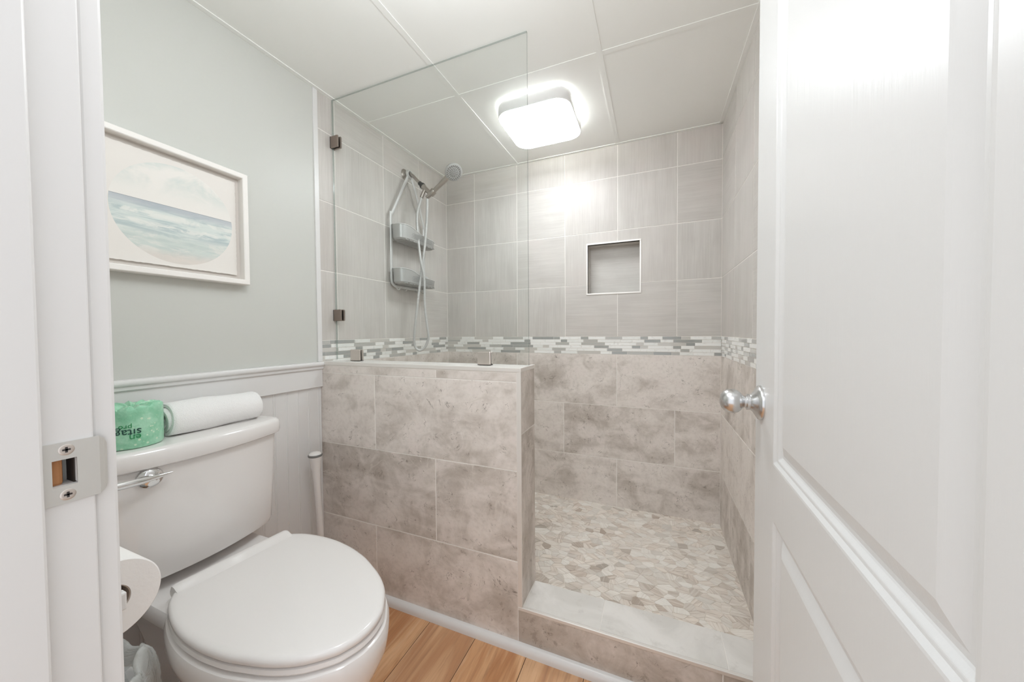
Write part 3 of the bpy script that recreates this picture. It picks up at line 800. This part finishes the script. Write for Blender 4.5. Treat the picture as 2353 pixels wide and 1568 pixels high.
tag(obj('nozzles', bm, DARKMET, hdo), 'rings of small dark nozzles')
def XZ(x, y, z): return Vector((x, y, z))
h0 = B0+Vector((-.020, -.010, -.050))
hose = smooth_path([h0, (-1.252, 1.648, 1.76), (-1.244, 1.645, 1.62), (-1.225, 1.640, 1.50), (-1.215, 1.655, 1.40), (-1.222, 1.668, 1.25), (-1.210, 1.672, 1.13), (-1.203, 1.672, 1.06), (-1.222, 1.66, 1.005), (-1.248, 1.645, .990), (-1.268, 1.632, 1.015), (-1.268, 1.628, 1.08), (-1.252, 1.630, 1.20), (-1.240, 1.640, 1.33), (-1.236, 1.660, 1.45), (-1.222, 1.672, 1.58), (-1.208, 1.676, 1.72), (-1.200, 1.672, 1.80), hb-hd*.008], 14)
bm = newbm(); nH = len(hose); tube(bm, hose, .0066, 10)
# ribbing of the hose
for i in range(2, nH-2, 1):
    p = hose[i]; d_ = hose[i+1]-hose[i-1]
    for k in (0, .5):
        q = p.lerp(hose[i+1], k); lathe(bm, [(.0064, -.0016), (.0076, -.0006), (.0076, .0006), (.0064, .0016)], q, d_, 10)
obj('hose', bm, LTGREY, sh, smooth=True)

# ------------------------------------------------------------------ hanging caddy
cd = thing('shower_caddy', 'two-tier grey plastic shower caddy hanging from the shower arm', 'caddy', (XL+.03, 1.67, 1.34))
cxw = XL+.022; yl, yr = 1.522, 1.815
bm = newbm()
lathe(bm, [(.017, -.008), (.024, -.007), (.026, 0), (.024, .007), (.017, .008), (.0155, 0), (.017, -.008)], (XL+.034, SY, 2.012), (1, 0, 0), 24)
tag(obj('hook', bm, LTGREY, cd, smooth=True), 'round ring that hooks over the arm')
for s, yy in ((-1, yl), (1, yr)):
    bm = newbm(); tube(bm, smooth_path([(XL+.034, SY+s*.012, 2.00), (XL+.036, SY+s*.035, 1.96), (XL+.034, (SY+yy)/2+s*.01, 1.865), (XL+.028, yy-s*.012, 1.76), (cxw, yy, 1.735)], 6), .009, 10, flat=.45, ref=(1, 0, 0))
    obj('strap', bm, LTGREY, cd, smooth=True)
bm = newbm()
pth = [(cxw, yl, 1.755), (cxw, yl, 1.45), (cxw, yl, 1.385), (cxw, yl+.008, 1.362), (cxw, yl+.035, 1.352), (cxw, 1.60, 1.352), (cxw, 1.67, 1.352), (cxw, 1.74, 1.352), (cxw, yr-.035, 1.352), (cxw, yr-.008, 1.362), (cxw, yr, 1.385), (cxw, yr, 1.45), (cxw, yr, 1.755)]
tube(bm, smooth_path(pth, 4), .0088, 10, flat=.55, ref=(1, 0, 0))
obj('rail', bm, LTGREY, cd, smooth=True)
def basket(zb, wid):
    bm = newbm(); n = 44; y0, y1 = yl-.012, yr+.012; dep = .105; x0 = XL+.012
    def outline(k, ins=0.):
        # rounded tray: back straight on the wall side, front bowed
        t = k/n; a = 2*PI*t
        cx, cy = x0+dep/2, (y0+y1)/2
        ex = 3.2; c, s = math.cos(a), math.sin(a)
        return cx+(dep/2-ins)*math.copysign(abs(c)**(2/ex), c), cy+((y1-y0)/2-ins)*math.copysign(abs(s)**(2/ex), s)
    def rim(y, x):
        t = (y-y0)/(y1-y0); fr = min(1, max(0, (x-x0)/dep))
        dip = .075-.028*(1/(1+math.exp(-(t-.33)*14)))+.004*math.cos(t*PI)
        return zb+(.084*(1-fr)+dip*fr if fr < .3 else dip)
    lo, mid, hi, hi2, mi2 = [], [], [], [], []
    for k in range(n):
        x, y = outline(k, .010); lo.append(Vector((x, y, zb)))
        x, y = outline(k, .003); mid.append(Vector((x, y, zb+.008)))
        x, y = outline(k); z = rim(y, x); hi.append(Vector((x, y, z)))
        x, y = outline(k, .003); hi2.append(Vector((x, y, z))); x, y = outline(k, .006); mi2.append(Vector((x, y, zb+.009)))
    loft(bm, [mi2, hi2, hi, mid, lo], False, True)
    # base slats
    for i in range(9):
        yy = y0+.03+i*(y1-y0-.06)/8; box(bm, x0+.004, x0+dep-.006, yy-.004, yy+.004, zb-.001, zb+.004)
    b = obj('basket', bm, GREYPL, cd, smooth=True)
    bm = newbm(); tube(bm, [p+Vector((0, 0, .001)) for p in hi+[hi[0]]], .0028, 6); obj('rim', bm, LTGREY, b, smooth=True)
    bm = newbm()
    for r_ in range(4):
        for q in range(22):
            yy = y0+.075+q*.0085+(r_ % 2)*.004; zz = zb+.018+r_*.008
            # front face x at this y
            best = min((abs(outline(k)[1]-yy), outline(k)[0]) for k in range(n) if outline(k)[0] > x0+dep/2)
            t = (yy-y0)/(y1-y0)
            lathe(bm, [(.0018, 0), (.0, .0002)], (best[1]+.0004-.002*(1-(zz-zb)/.05), yy, zz), (1, 0, 0), 6)
    tag(obj('perforations', bm, DARKMET, b), 'rows of small round holes')
basket(1.600, 0); basket(1.362, 0)
for s in (-1, 1):
    for q in range(2):
        bm = newbm(); yy = 1.67+s*(.05+q*.06)
        tube(bm, smooth_path([(cxw, yy, 1.352), (cxw+.004, yy, 1.338), (cxw+.016, yy, 1.332), (cxw+.026, yy, 1.340)], 4), .0028, 8)
        obj('lower_hook', bm, LTGREY, cd, smooth=True)

# ------------------------------------------------------------------ toilet
TY = .575
tt = thing('toilet', 'white two-piece toilet with closed lid against the beadboard wall', 'toilet', (-1.10, TY, 0))
def tank_ring(hw, xf, bow, z, r=.022, xb_=-1.336, n=16):
    pts_ = []
    # back edge, right corner, bowed front, left corner (closed)
    def fx_(v): return xf+bow*(1-(v/hw)**2)
    pts_.append((xb_, TY+hw-.008)); 
    for i in range(7):
        a = PI/2*i/6; pts_.append((xf-r+.0+r*math.sin(a)+bow*(1-((hw-r+r*math.cos(a))/hw)**2), TY+hw-r+r*math.cos(a)))
    for i in range(1, n): 
        v = (hw-r)*(1-2*i/n); pts_.append((fx_(v), TY+v))
    for i in range(7):
        a = PI/2*(1-i/6); pts_.append((xf-r+r*math.sin(a)+bow*(1-((hw-r+r*math.cos(a))/hw)**2), TY-(hw-r+r*math.cos(a))))
    pts_.append((xb_, TY-hw+.008))
    return [Vector((x, y, z)) for x, y in pts_]
bm = newbm()
loft(bm, [tank_ring(.180, -1.215, .035, .455), tank_ring(.196, -1.203, .038, .460), tank_ring(.201, -1.199, .040, .475), tank_ring(.209, -1.196, .040, .62), tank_ring(.215, -1.193, .040, .757)])
tank = obj('tank', bm, PORC, tt, smooth=True)
bm = newbm()
loft(bm, [tank_ring(.214, -1.188, .040, .755), tank_ring(.221, -1.181, .040, .760), tank_ring(.223, -1.179, .040, .768), tank_ring(.223, -1.179, .040, .793), tank_ring(.221, -1.182, .040, .800), tank_ring(.216, -1.187, .040, .8045), tank_ring(.209, -1.194, .040, .806)])
obj('tank_lid', bm, PORC, tt, smooth=True)
bm = newbm(); hy, hz = .452, .733; hxx = -1.1655
lathe(bm, [(.0255, -.004), (.0255, .002), (.023, .006), (.016, .009), (.008, .0105), (.0, .011)], (hxx, hy, hz), (1, -.19, 0), 36, 0, True)
lathe(bm, [(.010, .006), (.009, .018), (.0, .02)], (hxx, hy, hz), (1, 0, 0), 16)
fl = tag(obj('flush_handle', bm, CHROME, tt, smooth=True), 'chrome flush handle on the tank front')
bm = newbm()
rings = []
for i in range(15):
    t = i/14; yy = .487-.135*t; zz = .7375+.000*t-.002*math.sin(t*PI)+.004*t; xx = hxx+.022+.004*math.sin(t*PI)-.004*t
    wv = .0012+.0075*math.sin(min(1, t*1.6+.05)*PI/2)*(1 if t < .75 else 1-.35*(t-.75)/.25); hh = .0015+.0035*math.sin(min(1, t*2+.1)*PI/2)
    rings.append([Vector((xx+hh*math.cos(a), yy, zz+wv*math.sin(a))) for a in [2*PI*k/12 for k in range(12)]])
loft(bm, rings); obj('lever', bm, CHROME, fl, smooth=True)
# bowl and seat share the frame of the hinge line, turned a few degrees towards the door
SA = math.radians(5.0); su = Vector((math.cos(SA), -math.sin(SA), 0)); sv = Vector((math.sin(SA), math.cos(SA), 0))
HO = su*(-1.131)+sv*.500
HWS = [.136, .158, .170, .178, .183, .185, .184, .181, .175, .167, .155, .142, .125, .101, .063]
def outline(n=80, L=.522):
    # symmetric outline: list of (u, v) from the back right corner round the front to the back left corner
    us = [i*(L-.02)/14 for i in range(15)]
    right = list(zip(us, HWS)) + [(L-.009, .042), (L-.002, .02)]
    pts_ = [(u, v_) for u, v_ in right]+[(L, 0)]+[(u, -v_) for u, v_ in right[::-1]]
    sm = smooth_path([(u, v_, 0) for u, v_ in pts_], 3)
    return [(p.x, p.y) for p in sm]
OUT = outline()
def oring(grow, z, u0=0., uscale=1., vscale=1., dz=None, back=None):
    out = []
    cu, cv = .26, 0
    n = len(OUT)
    for i, (u, v_) in enumerate(OUT):
        du, dv = u-cu, v_-cv; L = math.hypot(du, dv)
        uu = cu+du*uscale+du/L*grow+u0; vv = dv*vscale+dv/L*grow
        if back is not None: uu = max(uu, back)
        p = HO+su*uu+sv*vv; p.z = z+(dz(uu, vv) if dz else 0); out.append(p)
    return out
bm = newbm()
loft(bm, [oring(-.012, .4255), oring(-.002, .4265), oring(.001, .431), oring(-.001, .4385), oring(-.006, .440)])
obj('seat', bm, SEATP, tt, smooth=True)
bm = newbm()
loft(bm, [oring(-.010, .4425), oring(-.002, .4435), oring(.0, .4475), oring(-.0005, .4535), oring(-.003, .4575), oring(-.008, .4600), oring(-.018, .4612), oring(-.06, .4618), oring(-.12, .4620)])
lid = obj('lid', bm, SEATP, tt, smooth=True)
bm = newbm()
pf = [(-.008, .4430), (-.012, .450), (-.012, .464), (-.009, .4685), (-.003, .4695), (.006, .4685), (.016, .4645), (.030, .4615), (.046, .4600), (.046, .4430)]
rings = []
for v_ in (-.139, -.137, -.13, 0, .13, .137, .139):
    k = {.139: .55, .137: .9}.get(abs(v_), 1)
    rings.append([(HO+su*(u*1.0)+sv*v_)+Vector((0, 0, .443+(z-.443)*k)) for u, z in pf])
loft(bm, rings); tag(obj('lid_hinge_bar', bm, SEATP, tt, smooth=True), 'raised ridge along the back of the lid')
bm = newbm()
R = [oring(-.03, .4235), oring(-.004, .4235), oring(.005, .419), oring(.009, .408), oring(.009, .385), oring(.004, .36), oring(-.008, .325, 0, .985, .97), oring(-.02, .28, -.005, .94, .86), oring(-.03, .22, -.02, .86, .70), oring(-.035, .15, -.035, .80, .60), oring(-.033, .08, -.04, .79, .60), oring(-.028, .03, -.04, .80, .63), oring(-.024, .0, -.04, .81, .65)]
loft(bm, R)
bowl = obj('bowl', bm, PORC, tt, smooth=True)
bm = newbm()
def deck(hw, xf, z, x0=-1.318): return [Vector((x, y, z)) for x, y in rrect((x0+xf)/2, TY+.01, (xf-x0)/2, hw, .04)]
loft(bm, [deck(.10, -1.02, .0, -1.26), deck(.095, -1.02, .12, -1.26), deck(.11, -1.0, .26), deck(.135, -1.0, .36), deck(.150, -1.0, .385), deck(.152, -1.0, .415), deck(.147, -1.005, .424)])
tag(obj('rear_deck', bm, PORC, tt, smooth=True), 'glazed deck joining the bowl to the tank')
bm = newbm(); tube(bm, smooth_path([(-1.17, TY-.104, .10), (-1.08, TY-.098, .20), (-1.0, TY-.085, .17), (-.90, TY-.10, .10), (-.80, TY-.09, .16)], 8), .030, 14)
obj('trapway', bm, PORC, tt, smooth=True)
for u, s in ((-.02, -1), (-.02, 1)):
    pass

# ------------------------------------------------------------------ things on the tank
# wrapped toilet roll standing upright
RX, RY, RR, RZ = -1.247, .453, .058, .8066
wr = thing('wrapped_toilet_roll', 'toilet roll in green dotted paper wrapper standing on the tank', 'toilet paper', (RX, RY, RZ))
bm = newbm(); uvl = bm.loops.layers.uv['UV']; seg = 72; hR = .106; wrn = random.Random(4)
prof = [(.0, .0), (.6, .0), (.95, .001), (1.0, .006), (1.004, .03), (1.0, .06), (1.0, .090), (.985, .099), (.93, .104), (.75, .1055), (.45, .103), (.30, .098), (.0, .094)]
ph = [wrn.uniform(0, 6.28) for _ in range(6)]
def rad(a, z, k):
    c = 1+.010*math.cos(3*a+ph[0])+.007*math.cos(7*a+ph[1]+z*40)
    if k >= 7: c += .018*math.cos(17*a+ph[2])+.012*math.cos(29*a+ph[3])
    return c
rows = []
for k, (r_, z_) in enumerate(prof):
    row = []
    for i in range(seg):
        a = 2*PI*i/seg; q = RR*r_*rad(a, z_, k); zz = z_+(0.0022*math.cos(13*a+ph[4])+.0016*math.cos(23*a+ph[5]) if k >= 7 and r_ > .1 else 0)
        row.append(bm.verts.new((RX+q*math.cos(a), RY+q*math.sin(a), RZ+zz)))
    rows.append(row)
acc = 0
for k in range(len(rows)-1):
    dl = math.hypot((prof[k+1][0]-prof[k][0])*RR, prof[k+1][1]-prof[k][1])
    for i in range(seg):
        j = (i+1) % seg; fc = bm.faces.new((rows[k][i], rows[k][j], rows[k+1][j], rows[k+1][i])); fc.smooth = True
        for l, q in zip(fc.loops, ((i, acc), (i+1, acc), (i+1, acc+dl), (i, acc+dl))): l[uvl].uv = (q[0]/seg*2*PI*RR, q[1])
    acc += dl
obj('wrapper', bm, WRAP, wr, smooth=True)
def label_text(s, size, mat, a0, zc_, name):
    cu = bpy.data.curves.new('t', 'FONT'); cu.body = s; cu.size = size; cu.align_x = 'CENTER'; cu.align_y = 'CENTER'; cu.extrude = .0002; cu.resolution_u = 3
    to = bpy.data.objects.new('t', cu); C.objects.link(to); bpy.context.view_layer.update()
    dg = bpy.context.evaluated_depsgraph_get(); me = bpy.data.meshes.new_from_object(to.evaluated_get(dg))
    bpy.data.objects.remove(to)
    bm = bmesh.new(); bm.from_mesh(me)
    bmesh.ops.subdivide_edges(bm, edges=[e for e in bm.edges if e.calc_length() > .003], cuts=2)
    for v_ in bm.verts:
        tx, tyy = -v_.co.x, -v_.co.y           # the roll stands upside down
        a = a0+tx/RR; z_ = zc_+tyy
        q = RR*rad(a, z_, 3)*1.004+.0007+v_.co.z
        v_.co = Vector((RX+q*math.cos(a), RY+q*math.sin(a), RZ+z_))
    me2 = bpy.data.meshes.new(name); bm.to_mesh(me2); bm.free(); me2.materials.append(mat)
    o = bpy.data.objects.new(name, me2); C.objects.link(o); o.parent = wr; bpy.context.view_layer.update(); o.matrix_parent_inverse = wr.matrix_world.inverted(); return o
label_text('sitag', .026, INKD, -.46, .043, 'printed_name'); label_text('pro', .0165, INKG, -.54, .057, 'printed_word'); label_text('en', .022, INKG, -.26, .030, 'printed_word')

# rolled towel lying along the tank
tw = thing('rolled_towel', 'white terry towel rolled up and lying on the tank lid', 'towel', (-1.272, .64, .8066))
bm = newbm(); n = 150; turns = 3.2; rings = []; trn = random.Random(9)
TYS = [.519, .522, .534, .57, .62, .67, .72, .745, .757, .762]
def spiral(yy, k):
    endk = {0: 1.02, 1: 1.09, 2: 1.12, 3: 1.12, 4: 1.10, 5: 1.07, 6: 1.04, 7: 1.0, 8: .98, 9: .92}.get(k, 1.)
    out, inn = [], []
    for i in range(n+1):
        t = i/n; a = -PI/2+.25+2*PI*turns*t
        r_ = (.050-.0125*turns*t)*endk
        r_ *= 1+.012*math.sin(a*2+yy*30)
        x = r_*math.cos(a)*1.08; z = r_*math.sin(a)*.96
        z = max(z, -.0440)
        out.append(Vector((-1.274+x+.006*math.sin((yy-.5)*6), yy+(.006*math.sin(3*t*PI)+.004 if k <= 1 else 0), .8066+.0448+z+.002*math.sin(yy*40+a))))
    thk = .0085
    for i in range(n, -1, -1):
        t = i/n; a = -PI/2+.25+2*PI*turns*t
        r_ = (.050-.0125*turns*t-thk)*endk
        x = r_*math.cos(a)*1.08; z = max(r_*math.sin(a)*.96, -.0440+thk*.8)
        inn.append(Vector((-1.274+x+.006*math.sin((yy-.5)*6), yy+(.006*math.sin(3*t*PI)+.004 if k <= 1 else 0), .8066+.0448+z+.002*math.sin(yy*40+a))))
    return out+inn
rr_ = [spiral(yy, k) for k, yy in enumerate(TYS)]
R = loft(bm, rr_, False, False)
for row in (R[0], R[-1]):
    m2 = len(row)
    for i in range(m2//2-1):
        bm.faces.new((row[i], row[i+1], row[m2-2-i], row[m2-1-i]))
obj('towel', bm, TOWEL, tw, smooth=True)

# ------------------------------------------------------------------ picture
PCY, PCZ = .602, 1.452; PX = XL-.0005
pic = thing('framed_seascape', 'white shadow box frame holding a round pale seascape print', 'picture', (XL, PCY, PCZ))
fy0, fy1, fz0, fz1 = PCY-.188, PCY+.188, 1.263, 1.645; fd = .037; fw = .017
bm = newbm()
pr2 = [(0, 0), (0, fd-.002), (.002, fd), (fw-.002, fd), (fw, fd-.002), (fw, .004), (fw, 0)]
corner = [(fy0, fz0, 1, 1), (fy1, fz0, -1, 1), (fy1, fz1, -1, -1), (fy0, fz1, 1, -1)]
rings = [[Vector((PX+d_, y+sy_*i_, z+sz_*i_)) for i_, d_ in pr2] for y, z, sy_, sz_ in corner]
rings.append(rings[0]); R = loft(bm, rings, False, False); bmesh.ops.remove_doubles(bm, verts=bm.verts[:], dist=1e-6)
for fc in bm.faces: fc.smooth = False
obj('frame', bm, FRAMEW, pic)
bm = newbm(); box(bm, PX+.001, PX+.008, fy0+.01, fy1-.01, fz0+.01, fz1-.01); obj('backing', bm, MAT, pic)
# deckle-edged paper floating over the backing
bm = newbm(); dr = random.Random(2); per = []
py0, py1, pz0, pz1 = fy0+.030, fy1-.030, fz0+.032, fz1-.032
def edge(a, b, n_):
    for i in range(n_):
        t = i/n_; per.append((a[0]+(b[0]-a[0])*t+dr.uniform(-.0008, .0008), a[1]+(b[1]-a[1])*t+dr.uniform(-.0008, .0008)))
edge((py0, pz0), (py1, pz0), 70); edge((py1, pz0), (py1, pz1), 70); edge((py1, pz1), (py0, pz1), 70); edge((py0, pz1), (py0, pz0), 70)
xa = PX+.015
loft(bm, [[Vector((xa-.0015, y, z)) for y, z in per], [Vector((xa, y, z)) for y, z in per]])
for fc in bm.faces: fc.smooth = False
obj('print', bm, ART, pic, loc=(xa, PCY, PCZ-.001))
bm = newbm(); box(bm, PX+.008, PX+.0136, py0+.02, py1-.02, pz0+.02, pz1-.02); obj('spacer', bm, MAT, pic)

# ------------------------------------------------------------------ toilet paper holder and roll on the door wall
hy_, hz_ = .228, .722
hold = thing('toilet_paper_holder', 'white two-arm toilet paper holder on the wall beside the doorway', 'toilet paper holder', (-.75, YF, hz_))
bm = newbm(); box(bm, -.835, -.665, YF+.0081, YF+.016, hz_-.03, hz_+.03, 0, .003); obj('wall_plate', bm, WHITE, hold)
for x in (-.828, -.688):
    bm = newbm(); box(bm, x-.001, x+.013, YF+.012, hy_+.007, hz_-.0125, hz_+.0125, 0, .0025); obj('arm', bm, WHITE, hold)
bm = newbm(); tube(bm, [(-.82, hy_, hz_), (-.688, hy_, hz_)], .009, 16); obj('spindle', bm, WHITE, hold, smooth=True)
tp = thing('toilet_paper_roll', 'white toilet paper roll hanging on the holder beside the doorway', 'toilet paper', (-.755, hy_, hz_))
bm = newbm(); x0, x1 = -.809, -.700
cy_ = hy_-.002; cz_2 = hz_-.005
lathe(bm, [(.0215, 0), (.0535, 0), (.055, .0015), (.055, x1-x0-.0015), (.0535, x1-x0), (.0215, x1-x0), (.0215, 0)], (x0, cy_, cz_2), (1, 0, 0), 64)
obj('tissue', bm, TISSUE, tp, smooth=True)
bm = newbm(); lathe(bm, [(.0214, .001), (.0214, x1-x0-.001), (.0203, x1-x0-.001), (.0203, .001), (.0214, .001)], (x0, cy_, cz_2), (1, 0, 0), 40)
CARD = plain('grey_brown_cardboard', srgb(172, 158, 146), .9)
obj('cardboard_core', bm, CARD, tp, smooth=True)

# ------------------------------------------------------------------ waste bin with liner
BX, BY = -1.005, .272
bn = thing('waste_bin', 'small white waste bin between the toilet and the door wall', 'bin', (BX, BY, 0))
bm = newbm(); lathe(bm, [(.0, .002), (.070, .0), (.074, .004), (.092, .37), (.096, .376), (.094, .380), (.089, .374), (.072, .012), (.0, .01)], (BX, BY, 0), (0, 0, 1), 40)
obj('bin_body', bm, WHITE, bn, smooth=True)
lg = thing('bin_liner', 'crumpled translucent plastic bag lining the waste bin', 'bag', (BX, BY, .38))
bm = newbm(); br = random.Random(12); seg = 72; pq = [br.uniform(0, 6.28) for _ in range(12)]
prof = [(.080, .30), (.085, .365), (.092, .40), (.090, .425), (.094, .442), (.101, .435), (.106, .41), (.110, .375), (.112, .33), (.110, .28), (.106, .245)]
rings = []
for k, (r_, z_) in enumerate(prof):
    row = []
    for i in range(seg):
        a = 2*PI*i/seg
        wv = .055*math.cos(5*a+pq[0]+k*.3)+.045*math.cos(9*a+pq[1]-k*.5)+.035*math.cos(17*a+pq[2]+k*.9)+.02*math.cos(27*a+pq[3])
        amp = (.3, .5, .9, 1.2, 1.3, 1.2, 1, 1, 1, 1, 1.1)[k]
        q = r_*(1+max(wv*amp, -.02 if k >= 5 else -.2)); zz = z_+(.012*math.cos(4*a+pq[5])+.008*math.cos(11*a+pq[6]))*amp*(1 if k > 1 else 0)
        row.append(Vector((BX+q*math.cos(a), BY+q*math.sin(a), zz)))
    rings.append(row)
loft(bm, rings, False, False)
obj('bag', bm, BAG, lg, sub=1)

# ------------------------------------------------------------------ toilet brush in the corner
bx, by = -1.268, .988
tb = thing('toilet_brush', 'white toilet brush with flared handle standing in the corner behind the toilet', 'brush', (bx, by, 0))
bm = newbm()
lean = Vector((.012, .020, 0))
prof = [(.014, .11), (.0130, .20), (.0128, .33), (.0125, .42), (.0130, .48), (.0160, .535), (.0205, .572), (.0245, .594)]
rings = [[Vector((bx, by, 0))+lean*(1-h/.6)+Vector((r_*math.cos(a), r_*math.sin(a), h)) for a in [2*PI*k/28 for k in range(28)]] for r_, h in prof]
loft(bm, rings); obj('brush_handle', bm, SEATP, tb, smooth=True)
bm = newbm(); lathe(bm, [(.0245, .593), (.0262, .595), (.0262, .6005), (.0240, .602)], (bx, by, 0), (0, 0, 1), 28, 0, True, True); tag(obj('ring', bm, GREYRING, tb, smooth=True), 'grey ring under the cap')
bm = newbm(); lathe(bm, [(.0235, .6015), (.022, .606), (.016, .610), (.008, .612), (.0, .6125)], (bx, by, 0), (0, 0, 1), 28, 0, True); obj('cap', bm, SEATP, tb, smooth=True)
bm = newbm(); p = Vector((bx, by, 0))+lean
lathe(bm, [(.0, .0), (.045, .0), (.047, .01), (.047, .08), (.044, .115), (.030, .125), (.012, .128), (.0, .128)], p, (0, 0, 1), 32); obj('holder_cup', bm, SEATP, tb, smooth=True)
